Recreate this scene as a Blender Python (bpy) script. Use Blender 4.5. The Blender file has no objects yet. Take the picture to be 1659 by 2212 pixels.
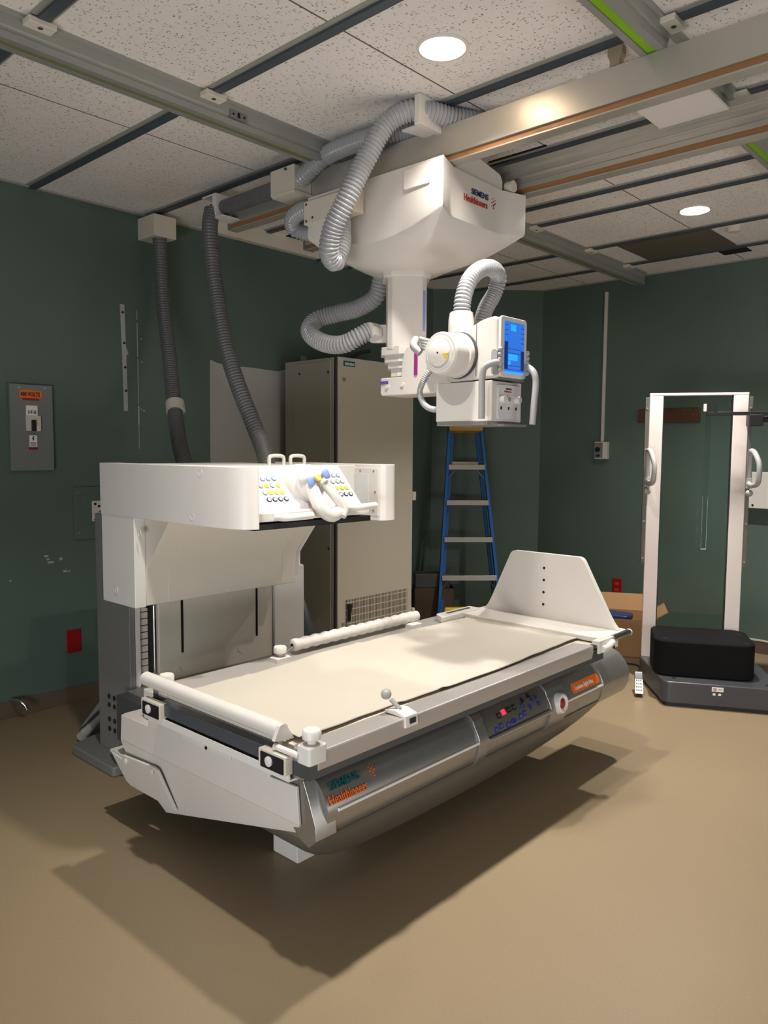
import bpy, bmesh, math, random
from mathutils import Vector, Matrix, noise
random.seed(7)
PI = math.pi
scene = bpy.context.scene
COL = scene.collection

# ------------------------------------------------------------------ materials
def lin(c):
    return tuple(((v / 12.92) if v <= 0.04045 else ((v + 0.055) / 1.055) ** 2.4) for v in c)
def rgb(r, g, b):
    return lin((r / 255, g / 255, b / 255))
def new_mat(name):
    m = bpy.data.materials.new(name); m.use_nodes = True
    nt = m.node_tree
    return m, nt, nt.nodes['Principled BSDF']
def mat(name, col, rough=0.5, metal=0.0, var=0.06, scale=6.0, bump=0.0, bscale=200.0, spec=0.5, coat=0.0):
    """plain surface with a faint procedural tone variation and optional fine bump"""
    m, nt, b = new_mat(name)
    tc = nt.nodes.new('ShaderNodeTexCoord')
    nz = nt.nodes.new('ShaderNodeTexNoise'); nz.inputs['Scale'].default_value = scale; nz.inputs['Detail'].default_value = 3
    mx = nt.nodes.new('ShaderNodeMix'); mx.data_type = 'RGBA'
    mx.inputs[6].default_value = (*[c * (1 - var) for c in col], 1)
    mx.inputs[7].default_value = (*[min(1, c * (1 + var)) for c in col], 1)
    nt.links.new(tc.outputs['Object'], nz.inputs['Vector'])
    nt.links.new(nz.outputs['Fac'], mx.inputs[0])
    nt.links.new(mx.outputs[2], b.inputs['Base Color'])
    b.inputs['Roughness'].default_value = rough
    b.inputs['Metallic'].default_value = metal
    b.inputs['Specular IOR Level'].default_value = spec
    b.inputs['Coat Weight'].default_value = coat
    if bump:
        n2 = nt.nodes.new('ShaderNodeTexNoise'); n2.inputs['Scale'].default_value = bscale; n2.inputs['Detail'].default_value = 2
        bp = nt.nodes.new('ShaderNodeBump'); bp.inputs['Strength'].default_value = bump; bp.inputs['Distance'].default_value = 0.002
        nt.links.new(tc.outputs['Object'], n2.inputs['Vector'])
        nt.links.new(n2.outputs['Fac'], bp.inputs['Height'])
        nt.links.new(bp.outputs['Normal'], b.inputs['Normal'])
    return m
def emit(name, col, strength):
    m, nt, b = new_mat(name)
    b.inputs['Base Color'].default_value = (*col, 1)
    b.inputs['Emission Color'].default_value = (*col, 1)
    b.inputs['Emission Strength'].default_value = strength
    return m

M = {}
M['white'] = mat('white_paint', rgb(220, 216, 211), 0.38, var=0.02)
M['cream'] = mat('cream_paint', rgb(214, 206, 191), 0.4, var=0.02)
M['offwhite'] = mat('offwhite_plastic', rgb(214, 209, 203), 0.32, var=0.02)
M['silver'] = mat('silver_paint', rgb(160, 158, 155), 0.3, 0.75, var=0.03)
M['silver2'] = mat('grey_lower_shell', rgb(118, 114, 105), 0.38, 0.5, var=0.03)
M['alu'] = mat('brushed_aluminium', rgb(184, 182, 176), 0.34, 0.75, var=0.04)
M['beam'] = mat('bridge_aluminium', rgb(188, 184, 175), 0.34, 0.5, var=0.04)
M['rail'] = mat('rail_grey', rgb(158, 159, 154), 0.42, 0.35, var=0.04)
M['endglass'] = mat('slate_enamel', rgb(70, 74, 80), 0.25, var=0.04)
M['chrome'] = mat('chrome', rgb(200, 200, 200), 0.15, 1.0, var=0.02)
M['darkgrey'] = mat('dark_grey', rgb(66, 68, 70), 0.5, var=0.06)
M['black'] = mat('black_plastic', rgb(20, 20, 21), 0.5, var=0.05)
M['void'] = mat('dark_opening', rgb(9, 9, 10), 0.9, var=0.02)
M['greysteel'] = mat('grey_steel', rgb(122, 121, 117), 0.45, 0.1, var=0.03)
M['cabside'] = mat('cabinet_grey', rgb(176, 171, 158), 0.5, var=0.03)
M['glosswhite'] = mat('gloss_white', rgb(238, 236, 232), 0.2, var=0.02, coat=0.5)
M['railgrey'] = mat('pale_rail_grey', rgb(178, 174, 170), 0.33, 0.35, var=0.02)
M['handle'] = mat('handle_grey', rgb(158, 157, 156), 0.4, var=0.03)
M['hose'] = mat('hose_pale_grey', rgb(162, 163, 166), 0.2, var=0.04, spec=0.6)
M['hosedark'] = mat('hose_dark_grey', rgb(96, 97, 98), 0.35, var=0.05)
M['green'] = mat('green_strip', rgb(128, 178, 10), 0.5, var=0.15, scale=3)  # lit copy of the rail strip, light put into its colour
M['olive'] = mat('olive_strip', rgb(112, 118, 72), 0.5, var=0.08, scale=3)  # same green strip on the other rail, shade put into its colour
M['orange_rail'] = mat('copper_conductor', rgb(158, 112, 72), 0.45, 0.1, var=0.06)
M['teal_ink'] = mat('teal_ink', rgb(10, 92, 98), 0.5)
M['navy_ink'] = mat('navy_ink', rgb(42, 54, 92), 0.5)
M['orange_ink'] = mat('orange_ink', rgb(230, 108, 30), 0.5)
M['red_ink'] = mat('red_ink', rgb(178, 62, 52), 0.5)
M['orange_label'] = mat('orange_label', rgb(238, 112, 18), 0.45)
M['white_ink'] = mat('white_ink', rgb(240, 238, 232), 0.5)
M['black_ink'] = mat('black_ink', rgb(24, 22, 22), 0.6)
M['blue_ink'] = mat('blue_ink', rgb(38, 44, 150), 0.5)
M['purple'] = mat('purple_stripe', rgb(104, 78, 160), 0.45)
M['magenta'] = mat('magenta_stripe', rgb(146, 44, 126), 0.45)
M['lilac'] = mat('pale_blue_stripe', rgb(146, 162, 212), 0.45)
M['yellow_ink'] = mat('yellow_sticker', rgb(226, 176, 40), 0.5)
M['yellow'] = mat('yellow_plastic', rgb(226, 180, 24), 0.45)
M['ladder_blue'] = mat('blue_fibreglass', rgb(22, 96, 168), 0.4, var=0.05)
M['ladder_top'] = mat('yellow_cap', rgb(204, 158, 62), 0.5)
M['wood'] = mat('dark_wood', rgb(88, 52, 32), 0.5, var=0.35, scale=14)
M['card'] = mat('cardboard', rgb(168, 130, 88), 0.8, var=0.08, scale=10)
M['carddark'] = mat('dark_cardboard', rgb(82, 66, 52), 0.85, var=0.1, scale=10)
M['redplate'] = mat('red_plate', rgb(150, 18, 22), 0.4)
M['greyplate'] = mat('panel_grey', rgb(118, 122, 122), 0.45, var=0.03)
M['bluekey'] = mat('blue_key', rgb(120, 150, 205), 0.35)
M['yellowkey'] = mat('yellow_key', rgb(226, 200, 90), 0.35)
M['greykey'] = mat('grey_key', rgb(150, 152, 156), 0.35)
M['keypanel'] = mat('key_panel', rgb(214, 214, 216), 0.35, var=0.02)
M['bag'] = mat('dark_bag', rgb(62, 66, 72), 0.35, var=0.2, scale=8, bump=0.6, bscale=14)
M['bluebag'] = mat('blue_bag', rgb(30, 50, 100), 0.4, var=0.3, scale=20)
M['paper'] = mat('paper', rgb(160, 158, 150), 0.7)
M['brownpanel'] = mat('brown_panel', rgb(96, 89, 76), 0.7, var=0.06)
M['standbase'] = mat('stand_base_grey', rgb(74, 75, 80), 0.32, 0.15, var=0.04)
M['standwhite'] = mat('stand_white', rgb(226, 214, 210), 0.4, var=0.015)
M['foam'] = mat('black_foam', rgb(13, 13, 14), 0.85, var=0.2, scale=90, bump=0.3, bscale=400, spec=0.2)
M['steelstrip'] = mat('worn_steel_strip', rgb(104, 98, 92), 0.45, 0.4, var=0.12, scale=20)
M['tan'] = mat('tan_plastic', rgb(170, 154, 126), 0.5)
M['tee'] = mat('slate_tee', rgb(72, 80, 88), 0.5, 0.1, var=0.06)
M['teeflange'] = mat('pale_flange', rgb(152, 150, 142), 0.55, var=0.05)
M['barewall'] = mat('bare_plaster', rgb(172, 172, 166), 0.8, var=0.05, scale=4)
M['screw'] = mat('screw_steel', rgb(176, 174, 168), 0.3, 0.6)
M['cable'] = mat('cable_black', rgb(30, 26, 24), 0.5)
M['baseboard'] = mat('vinyl_base', rgb(98, 84, 70), 0.5, var=0.06)
M['canglow'] = emit('lit_reflector', (1.0, 0.9, 0.76), 5.0)
M['lampglow'] = emit('lamp_glow', (1.0, 0.88, 0.68), 14.0)
M['ledred'] = emit('red_led', (1.0, 0.03, 0.08), 1.2)
M['screen'] = emit('screen_blue', rgb(46, 116, 226), 0.62)
M['screenlight'] = emit('screen_cyan', rgb(40, 160, 250), 0.85)
M['screendark'] = emit('screen_navy', rgb(20, 44, 104), 0.5)

def mat_wall():
    m, nt, b = new_mat('teal_wall_paint')
    tc = nt.nodes.new('ShaderNodeTexCoord')
    nz = nt.nodes.new('ShaderNodeTexNoise'); nz.inputs['Scale'].default_value = 1.3; nz.inputs['Detail'].default_value = 5
    cr = nt.nodes.new('ShaderNodeValToRGB')
    cr.color_ramp.elements[0].position = 0.3; cr.color_ramp.elements[0].color = (*rgb(80, 98, 89), 1)
    cr.color_ramp.elements[1].position = 0.7; cr.color_ramp.elements[1].color = (*rgb(86, 105, 95), 1)
    n2 = nt.nodes.new('ShaderNodeTexNoise'); n2.inputs['Scale'].default_value = 160
    bp = nt.nodes.new('ShaderNodeBump'); bp.inputs['Strength'].default_value = 0.12; bp.inputs['Distance'].default_value = 0.002
    L = nt.links.new
    L(tc.outputs['Object'], nz.inputs['Vector']); L(nz.outputs['Fac'], cr.inputs[0]); L(cr.outputs[0], b.inputs['Base Color'])
    L(tc.outputs['Object'], n2.inputs['Vector']); L(n2.outputs['Fac'], bp.inputs['Height']); L(bp.outputs['Normal'], b.inputs['Normal'])
    b.inputs['Roughness'].default_value = 0.55
    return m
M['wall'] = mat_wall()

def mat_floor():
    m, nt, b = new_mat('beige_vinyl_floor')
    L = nt.links.new
    tc = nt.nodes.new('ShaderNodeTexCoord')
    n1 = nt.nodes.new('ShaderNodeTexNoise'); n1.inputs['Scale'].default_value = 1.1; n1.inputs['Detail'].default_value = 6
    cr = nt.nodes.new('ShaderNodeValToRGB')
    cr.color_ramp.elements[0].position = 0.35; cr.color_ramp.elements[0].color = (*rgb(146, 128, 103), 1)
    cr.color_ramp.elements[1].position = 0.68; cr.color_ramp.elements[1].color = (*rgb(150, 133, 106), 1)
    n2 = nt.nodes.new('ShaderNodeTexNoise'); n2.inputs['Scale'].default_value = 260; n2.inputs['Detail'].default_value = 2
    c2 = nt.nodes.new('ShaderNodeValToRGB')
    c2.color_ramp.elements[0].position = 0.3; c2.color_ramp.elements[0].color = (0.86, 0.86, 0.86, 1)
    c2.color_ramp.elements[1].position = 0.66; c2.color_ramp.elements[1].color = (1.06, 1.06, 1.06, 1)
    v = nt.nodes.new('ShaderNodeTexVoronoi'); v.inputs['Scale'].default_value = 14
    vr = nt.nodes.new('ShaderNodeValToRGB')
    vr.color_ramp.elements[0].position = 0.0; vr.color_ramp.elements[0].color = (1, 1, 1, 1)
    vr.color_ramp.elements[1].position = 0.05; vr.color_ramp.elements[1].color = (0, 0, 0, 1)
    mx = nt.nodes.new('ShaderNodeMix'); mx.data_type = 'RGBA'; mx.blend_type = 'MULTIPLY'; mx.inputs[0].default_value = 1
    mx2 = nt.nodes.new('ShaderNodeMix'); mx2.data_type = 'RGBA'; mx2.inputs[7].default_value = (*rgb(186, 172, 150), 1)
    ml = nt.nodes.new('ShaderNodeMath'); ml.operation = 'MULTIPLY'; ml.inputs[1].default_value = 0.45
    L(tc.outputs['Object'], n1.inputs['Vector']); L(n1.outputs['Fac'], cr.inputs[0])
    L(tc.outputs['Object'], n2.inputs['Vector']); L(n2.outputs['Fac'], c2.inputs[0])
    L(cr.outputs[0], mx.inputs[6]); L(c2.outputs[0], mx.inputs[7])
    L(tc.outputs['Object'], v.inputs['Vector']); L(v.outputs['Distance'], vr.inputs[0]); L(vr.outputs[0], ml.inputs[0])
    L(ml.outputs[0], mx2.inputs[0]); L(mx.outputs[2], mx2.inputs[6]); L(mx2.outputs[2], b.inputs['Base Color'])
    bp = nt.nodes.new('ShaderNodeBump'); bp.inputs['Strength'].default_value = 0.08; bp.inputs['Distance'].default_value = 0.002
    L(n2.outputs['Fac'], bp.inputs['Height']); L(bp.outputs['Normal'], b.inputs['Normal'])
    b.inputs['Roughness'].default_value = 0.42
    b.inputs['Specular IOR Level'].default_value = 0.35
    return m
M['floor'] = mat_floor()

def mat_ceiling():
    """fissured mineral tiles: short dark fissures and pits, with butt joints between tiles"""
    m, nt, b = new_mat('fissured_ceiling_tile')
    L = nt.links.new
    N = nt.nodes.new
    tc = N('ShaderNodeTexCoord')
    base = N('ShaderNodeTexNoise'); base.inputs['Scale'].default_value = 2.0; base.inputs['Detail'].default_value = 3
    cr = N('ShaderNodeValToRGB')
    cr.color_ramp.elements[0].position = 0.3; cr.color_ramp.elements[0].color = (*rgb(224, 219, 215), 1)
    cr.color_ramp.elements[1].position = 0.7; cr.color_ramp.elements[1].color = (*rgb(232, 227, 223), 1)
    L(tc.outputs['Object'], base.inputs['Vector']); L(base.outputs['Fac'], cr.inputs[0])
    masks = []
    for sc, rot, th in (((24, 88, 1), 0.5, 0.10), ((88, 24, 1), 0.9, 0.10), ((60, 60, 1), 0.0, 0.07)):
        mp = N('ShaderNodeMapping'); mp.inputs['Scale'].default_value = sc; mp.inputs['Rotation'].default_value = (0, 0, rot)
        v = N('ShaderNodeTexVoronoi'); v.inputs['Scale'].default_value = 1.0; v.inputs['Randomness'].default_value = 1
        r = N('ShaderNodeValToRGB')
        r.color_ramp.elements[0].position = th; r.color_ramp.elements[0].color = (1, 1, 1, 1)
        r.color_ramp.elements[1].position = th + 0.09; r.color_ramp.elements[1].color = (0, 0, 0, 1)
        L(tc.outputs['Object'], mp.inputs['Vector']); L(mp.outputs[0], v.inputs['Vector']); L(v.outputs['Distance'], r.inputs[0])
        masks.append(r.outputs[0])
    a1 = N('ShaderNodeMath'); a1.operation = 'MAXIMUM'; L(masks[0], a1.inputs[0]); L(masks[1], a1.inputs[1])
    a2 = N('ShaderNodeMath'); a2.operation = 'MAXIMUM'; L(a1.outputs[0], a2.inputs[0]); L(masks[2], a2.inputs[1])
    # joints between tiles every 1.365 m along y
    sp = N('ShaderNodeSeparateXYZ'); L(tc.outputs['Object'], sp.inputs[0])
    ad = N('ShaderNodeMath'); ad.operation = 'ADD'; ad.inputs[1].default_value = 20 * 1.365 - 0.720; L(sp.outputs[1], ad.inputs[0])
    dv = N('ShaderNodeMath'); dv.operation = 'DIVIDE'; dv.inputs[1].default_value = 1.365; L(ad.outputs[0], dv.inputs[0])
    fr = N('ShaderNodeMath'); fr.operation = 'FRACT'; L(dv.outputs[0], fr.inputs[0])
    lt = N('ShaderNodeMath'); lt.operation = 'LESS_THAN'; lt.inputs[1].default_value = 0.006; L(fr.outputs[0], lt.inputs[0])
    mx = N('ShaderNodeMix'); mx.data_type = 'RGBA'; mx.inputs[7].default_value = (*rgb(92, 84, 76), 1)
    ml = N('ShaderNodeMath'); ml.operation = 'MULTIPLY'; ml.inputs[1].default_value = 0.92; L(a2.outputs[0], ml.inputs[0])
    L(ml.outputs[0], mx.inputs[0]); L(cr.outputs[0], mx.inputs[6])
    m2 = N('ShaderNodeMix'); m2.data_type = 'RGBA'; m2.inputs[7].default_value = (*rgb(110, 102, 92), 1)
    L(lt.outputs[0], m2.inputs[0]); L(mx.outputs[2], m2.inputs[6]); L(m2.outputs[2], b.inputs['Base Color'])
    iv = N('ShaderNodeMath'); iv.operation = 'SUBTRACT'; iv.inputs[0].default_value = 1; L(a2.outputs[0], iv.inputs[1])
    bp = N('ShaderNodeBump'); bp.inputs['Strength'].default_value = 0.4; bp.inputs['Distance'].default_value = 0.004
    L(iv.outputs[0], bp.inputs['Height']); L(bp.outputs['Normal'], b.inputs['Normal'])
    b.inputs['Roughness'].default_value = 0.9; b.inputs['Specular IOR Level'].default_value = 0.2
    return m
M['ceiling'] = mat_ceiling()

def mat_sheet():
    m, nt, b = new_mat('white_cotton')
    L = nt.links.new
    tc = nt.nodes.new('ShaderNodeTexCoord')
    n = nt.nodes.new('ShaderNodeTexNoise'); n.inputs['Scale'].default_value = 500
    bp = nt.nodes.new('ShaderNodeBump'); bp.inputs['Strength'].default_value = 0.15; bp.inputs['Distance'].default_value = 0.001
    n2 = nt.nodes.new('ShaderNodeTexNoise'); n2.inputs['Scale'].default_value = 3
    cr = nt.nodes.new('ShaderNodeValToRGB')
    cr.color_ramp.elements[0].color = (*rgb(184, 177, 165), 1); cr.color_ramp.elements[1].color = (*rgb(190, 183, 171), 1)
    L(tc.outputs['Object'], n.inputs['Vector']); L(n.outputs['Fac'], bp.inputs['Height']); L(bp.outputs['Normal'], b.inputs['Normal'])
    L(tc.outputs['Object'], n2.inputs['Vector']); L(n2.outputs['Fac'], cr.inputs[0]); L(cr.outputs[0], b.inputs['Base Color'])
    b.inputs['Roughness'].default_value = 0.9
    return m
M['sheet'] = mat_sheet()

def mat_glass():
    m = bpy.data.materials.new('clear_acrylic'); m.use_nodes = True
    nt = m.node_tree; nt.nodes.clear(); L = nt.links.new
    out = nt.nodes.new('ShaderNodeOutputMaterial')
    tr = nt.nodes.new('ShaderNodeBsdfTransparent'); tr.inputs[0].default_value = (0.93, 0.95, 0.94, 1)
    gl = nt.nodes.new('ShaderNodeBsdfGlossy'); gl.inputs['Roughness'].default_value = 0.03
    fz = nt.nodes.new('ShaderNodeFresnel'); fz.inputs[0].default_value = 1.45
    mx = nt.nodes.new('ShaderNodeMixShader')
    L(fz.outputs[0], mx.inputs[0]); L(tr.outputs[0], mx.inputs[1]); L(gl.outputs[0], mx.inputs[2]); L(mx.outputs[0], out.inputs[0])
    return m
M['glass'] = mat_glass()

def mat_grille():
    """sheet steel with five rows of narrow louvre slots"""
    m, nt, b = new_mat('louvre_slots')
    L = nt.links.new; N = nt.nodes.new
    tc = N('ShaderNodeTexCoord'); sp = N('ShaderNodeSeparateXYZ'); L(tc.outputs['Object'], sp.inputs[0])
    def stripe(out, period, th):
        d = N('ShaderNodeMath'); d.operation = 'DIVIDE'; d.inputs[1].default_value = period; L(out, d.inputs[0])
        f = N('ShaderNodeMath'); f.operation = 'FRACT'; L(d.outputs[0], f.inputs[0])
        l = N('ShaderNodeMath'); l.operation = 'LESS_THAN'; l.inputs[1].default_value = th; L(f.outputs[0], l.inputs[0])
        return l.outputs[0]
    a = stripe(sp.outputs[0], 0.0165, 0.55); c = stripe(sp.outputs[2], 0.0525, 0.86)
    mu = N('ShaderNodeMath'); mu.operation = 'MULTIPLY'; L(a, mu.inputs[0]); L(c, mu.inputs[1])
    mx = N('ShaderNodeMix'); mx.data_type = 'RGBA'; mx.inputs[6].default_value = (*rgb(200, 192, 174), 1); mx.inputs[7].default_value = (*rgb(74, 66, 58), 1)
    L(mu.outputs[0], mx.inputs[0]); L(mx.outputs[2], b.inputs['Base Color'])
    b.inputs['Roughness'].default_value = 0.5
    return m
M['grille'] = mat_grille()

# ------------------------------------------------------------------ geometry helpers
class MB:
    def __init__(self, mtx=None):
        self.bm = bmesh.new(); self.m = mtx or Matrix.Identity(4)
    def v(self, p):
        return self.bm.verts.new(self.m @ Vector(p))
    def f(self, vs):
        try: return self.bm.faces.new(vs)
        except ValueError: return None
    def box(self, x0, x1, y0, y1, z0, z1):
        vs = [self.v((x, y, z)) for z in (z0, z1) for x, y in ((x0, y0), (x1, y0), (x1, y1), (x0, y1))]
        for q in ((3, 2, 1, 0), (4, 5, 6, 7), (0, 1, 5, 4), (1, 2, 6, 5), (2, 3, 7, 6), (3, 0, 4, 7)): self.f([vs[i] for i in q])
        return self
    def loft(self, rings, caps=True):
        R = [[self.v(p) for p in r] for r in rings]
        n = len(R[0])
        for a, b in zip(R, R[1:]):
            for i in range(n): self.f([a[i], a[(i + 1) % n], b[(i + 1) % n], b[i]])
        if caps:
            self.f(list(reversed(R[0]))); self.f(R[-1])
        return self
    def prism(self, pts, axis, a, b):
        def P(p, t):
            return {'x': (t, p[0], p[1]), 'y': (p[0], t, p[1]), 'z': (p[0], p[1], t)}[axis]
        return self.loft([[P(p, a) for p in pts], [P(p, b) for p in pts]])
    def cyl(self, p0, p1, r0, r1=None, n=24):
        return self.lathe(p0, Vector(p1) - Vector(p0), [(0, r0), ((Vector(p1) - Vector(p0)).length, r0 if r1 is None else r1)], n)
    def lathe(self, p0, d, prof, n=28):
        p0 = Vector(p0); d = Vector(d).normalized()
        u = d.orthogonal().normalized(); w = d.cross(u)
        return self.loft([[p0 + d * t + (u * math.cos(2 * PI * i / n) + w * math.sin(2 * PI * i / n)) * max(r, 1e-4) for i in range(n)] for t, r in prof])
    def sphere(self, c, r, n=16):
        k = n // 2
        return self.lathe(Vector(c) - Vector((0, 0, r)), (0, 0, 1), [(r - r * math.cos(PI * i / k), r * math.sin(PI * i / k)) for i in range(k + 1)], n)
    def tube(self, path, r, n=14, ridge=0.0, pitch=0.02, step=None, closed=False):
        pts = spline(path, step or (pitch / 7 if ridge else max(r * 0.5, 0.008)))
        rings = []; L = 0; prev = None
        t0 = (pts[1] - pts[0]).normalized(); u = t0.orthogonal().normalized()
        for i, p in enumerate(pts):
            t = (pts[min(i + 1, len(pts) - 1)] - pts[max(i - 1, 0)]).normalized()
            u = (u - t * u.dot(t)).normalized(); w = t.cross(u)
            if i: L += (p - pts[i - 1]).length
            rr = r
            if ridge:
                rr = r * (1 - ridge * (1 - abs(math.cos(PI * L / pitch)) ** 0.8))
            rings.append([p + (u * math.cos(2 * PI * k / n) + w * math.sin(2 * PI * k / n)) * rr for k in range(n)])
        return self.loft(rings)
    def obj(self, name, material, parent=None, bevel=0.0, smooth=38, seg=2):
        bm = self.bm
        bmesh.ops.recalc_face_normals(bm, faces=bm.faces[:])
        o_root = parent
        while o_root is not None and o_root.parent is not None: o_root = o_root.parent
        if o_root is not None and o_root.type == 'EMPTY':
            bmesh.ops.translate(bm, verts=bm.verts[:], vec=-o_root.location)
            off = None
        elif parent is None:
            # origin at the base of the shape
            xs = [v.co for v in bm.verts]
            lo = Vector((min(c[i] for c in xs) for i in range(3))); hi = Vector((max(c[i] for c in xs) for i in range(3)))
            off = Vector(((lo.x + hi.x) / 2, (lo.y + hi.y) / 2, lo.z))
            bmesh.ops.translate(bm, verts=bm.verts[:], vec=-off)
        else:
            bmesh.ops.translate(bm, verts=bm.verts[:], vec=-o_root.location); off = None
        me = bpy.data.meshes.new(name); bm.to_mesh(me); bm.free()
        me.materials.append(M[material] if isinstance(material, str) else material)
        for p in me.polygons: p.use_smooth = True
        me.set_sharp_from_angle(angle=math.radians(smooth))
        o = bpy.data.objects.new(name, me); COL.objects.link(o)
        if parent is not None: o.parent = parent
        elif off is not None: o.location = off
        if bevel:
            md = o.modifiers.new('Bevel', 'BEVEL'); md.width = bevel; md.segments = seg; md.limit_method = 'ANGLE'; md.angle_limit = math.radians(40)
            md.harden_normals = True
        return o

def spline(pts, step):
    P = [Vector(p) for p in pts]
    if len(P) == 2:
        n = max(2, int((P[1] - P[0]).length / step)); return [P[0].lerp(P[1], i / n) for i in range(n + 1)]
    dense = []
    E_ = [P[0] * 2 - P[1]] + P + [P[-1] * 2 - P[-2]]
    for i in range(1, len(E_) - 2):
        p0, p1, p2, p3 = E_[i - 1:i + 3]
        t01 = max((p1 - p0).length ** 0.5, 1e-5); t12 = max((p2 - p1).length ** 0.5, 1e-5); t23 = max((p3 - p2).length ** 0.5, 1e-5)
        m1 = (p2 - p1 + t12 * ((p1 - p0) / t01 - (p2 - p0) / (t01 + t12)))
        m2 = (p2 - p1 + t12 * ((p3 - p2) / t23 - (p3 - p1) / (t12 + t23)))
        for k in range(40):
            t = k / 40
            dense.append(p1 * (2 * t ** 3 - 3 * t * t + 1) + m1 * (t ** 3 - 2 * t * t + t) + p2 * (-2 * t ** 3 + 3 * t * t) + m2 * (t ** 3 - t * t))
    dense.append(P[-1])
    L = [0]
    for a, b in zip(dense, dense[1:]): L.append(L[-1] + (b - a).length)
    n = max(2, int(L[-1] / step)); out = []; j = 0
    for i in range(n + 1):
        s = L[-1] * i / n
        while j < len(L) - 2 and L[j + 1] < s: j += 1
        d = L[j + 1] - L[j]
        out.append(dense[j].lerp(dense[j + 1], 0 if d < 1e-9 else (s - L[j]) / d))
    return out

def rrect(x0, x1, y0, y1, r, n=5):
    pts = []
    for cx, cy, a in ((x1 - r, y1 - r, 0), (x0 + r, y1 - r, 90), (x0 + r, y0 + r, 180), (x1 - r, y0 + r, 270)):
        for k in range(n + 1):
            t = math.radians(a + 90 * k / n); pts.append((cx + r * math.cos(t), cy + r * math.sin(t)))
    return pts
def roundpoly(pts, rads, n=5):
    out = []
    N = len(pts)
    for i in range(N):
        p = Vector(pts[i]); a = Vector(pts[i - 1]); b = Vector(pts[(i + 1) % N]); r = rads[i] if isinstance(rads, (list, tuple)) else rads
        if r <= 0: out.append(tuple(p)); continue
        da = (a - p); db = (b - p); ra = min(r, da.length * .45); rb = min(r, db.length * .45)
        s = p + da.normalized() * ra; e = p + db.normalized() * rb
        for k in range(n + 1):
            t = k / n; out.append(tuple(s * (1 - t) ** 2 + p * 2 * t * (1 - t) + e * t * t))
    return out

def thing(name, label, cat, loc, group=None):
    o = bpy.data.objects.new(name, None); COL.objects.link(o)
    o.location = loc; o.empty_display_size = 0.05
    return tag(o, label, cat, group)
def tag(o, label, cat, group=None):
    o['label'] = label; o['category'] = cat
    if group: o['group'] = group
    return o
def struct(o):
    o['kind'] = 'structure'; return o

def lettering(text, name, material, parent, origin, right, up, size, depth=0.0012, align='LEFT', sx=1.0, bold=0.0):
    """real letters standing a hair proud of the surface"""
    c = bpy.data.curves.new(name + '_curve', 'FONT'); c.body = text; c.size = size; c.extrude = depth; c.align_x = align; c.align_y = 'BOTTOM_BASELINE'
    c.offset = bold; c.resolution_u = 4
    t = bpy.data.objects.new(name + '_tmp', c); COL.objects.link(t)
    bpy.context.view_layer.update()
    me = bpy.data.meshes.new_from_object(t.evaluated_get(bpy.context.evaluated_depsgraph_get()))
    bpy.data.objects.remove(t); bpy.data.curves.remove(c)
    r = Vector(right).normalized(); u = Vector(up).normalized(); n = r.cross(u); o0 = Vector(origin)
    root = parent
    while root.parent is not None: root = root.parent
    for v in me.vertices:
        v.co = o0 + r * v.co.x * sx + u * v.co.y + n * v.co.z - root.location
    me.materials.clear(); me.materials.append(M[material])
    ob = bpy.data.objects.new(name, me); COL.objects.link(ob); ob.parent = parent
    return ob

# ================================================================== SETTING
H = 3.12
XR, YL = 6.49, 4.64        # right wall plane, left wall plane
X0, Y0 = -1.9, -2.6        # walls behind the camera
CX, CY = 5.75, 3.90        # ends of the cut corner
floor = struct(MB().prism([(X0, Y0), (XR, Y0), (XR, CY), (CX, YL), (X0, YL)], 'z', -0.05, 0).obj('floor', 'floor'))
LAMPS = ((2.38, 1.89), (4.975, 1.915), (1.33, 1.89), (1.5, .2), (3.68, 1.89))
k = MB()
edges = []
def loop(pts):
    vs = [k.v(p) for p in pts]
    for a, b in zip(vs, vs[1:] + vs[:1]): edges.append(k.bm.edges.new((a, b)))
loop([(X0, Y0, H), (XR, Y0, H), (XR, CY, H), (CX, YL, H), (X0, YL, H)])
for lx, ly in LAMPS: loop([(lx + .0835 * math.cos(2 * PI * i / 40), ly + .0835 * math.sin(2 * PI * i / 40), H) for i in range(40)])
bmesh.ops.triangle_fill(k.bm, use_beauty=True, use_dissolve=False, edges=edges)
ceil = struct(k.obj('ceiling', 'ceiling'))
for v in ceil.data.vertices: v.co += ceil.location
ceil.location = (0, 0, 0)
struct(MB().box(X0, CX, YL, YL + .1, 0, H).obj('wall_left', 'wall'))
struct(MB().prism([(CX, YL), (XR, CY), (XR + .1, CY), (XR + .1, YL + .1), (CX, YL + .1)], 'z', 0, H).obj('wall_corner', 'wall'))
struct(MB().box(XR, XR + .1, Y0, CY, 0, H).obj('wall_right', 'wall'))
struct(MB().box(X0 - .1, X0, Y0, YL, 0, H).obj('wall_back', 'wall'))
struct(MB().box(X0, XR, Y0 - .1, Y0, 0, H).obj('wall_near', 'wall'))
struct(MB().box(X0, CX, YL - .008, YL, 0, .10).obj('baseboard_left', 'baseboard', bevel=.003))
struct(MB().prism([(CX, YL), (XR, CY), (XR - .008, CY), (CX, YL - .012)], 'z', 0, .1).obj('baseboard_corner', 'baseboard'))
struct(MB().box(XR - .008, XR, Y0, CY, 0, .10).obj('baseboard_right', 'baseboard', bevel=.003))
struct(MB().box(XR - .012, XR, Y0, 2.35, .10, .112).obj('trim_40', 'white'))
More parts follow.
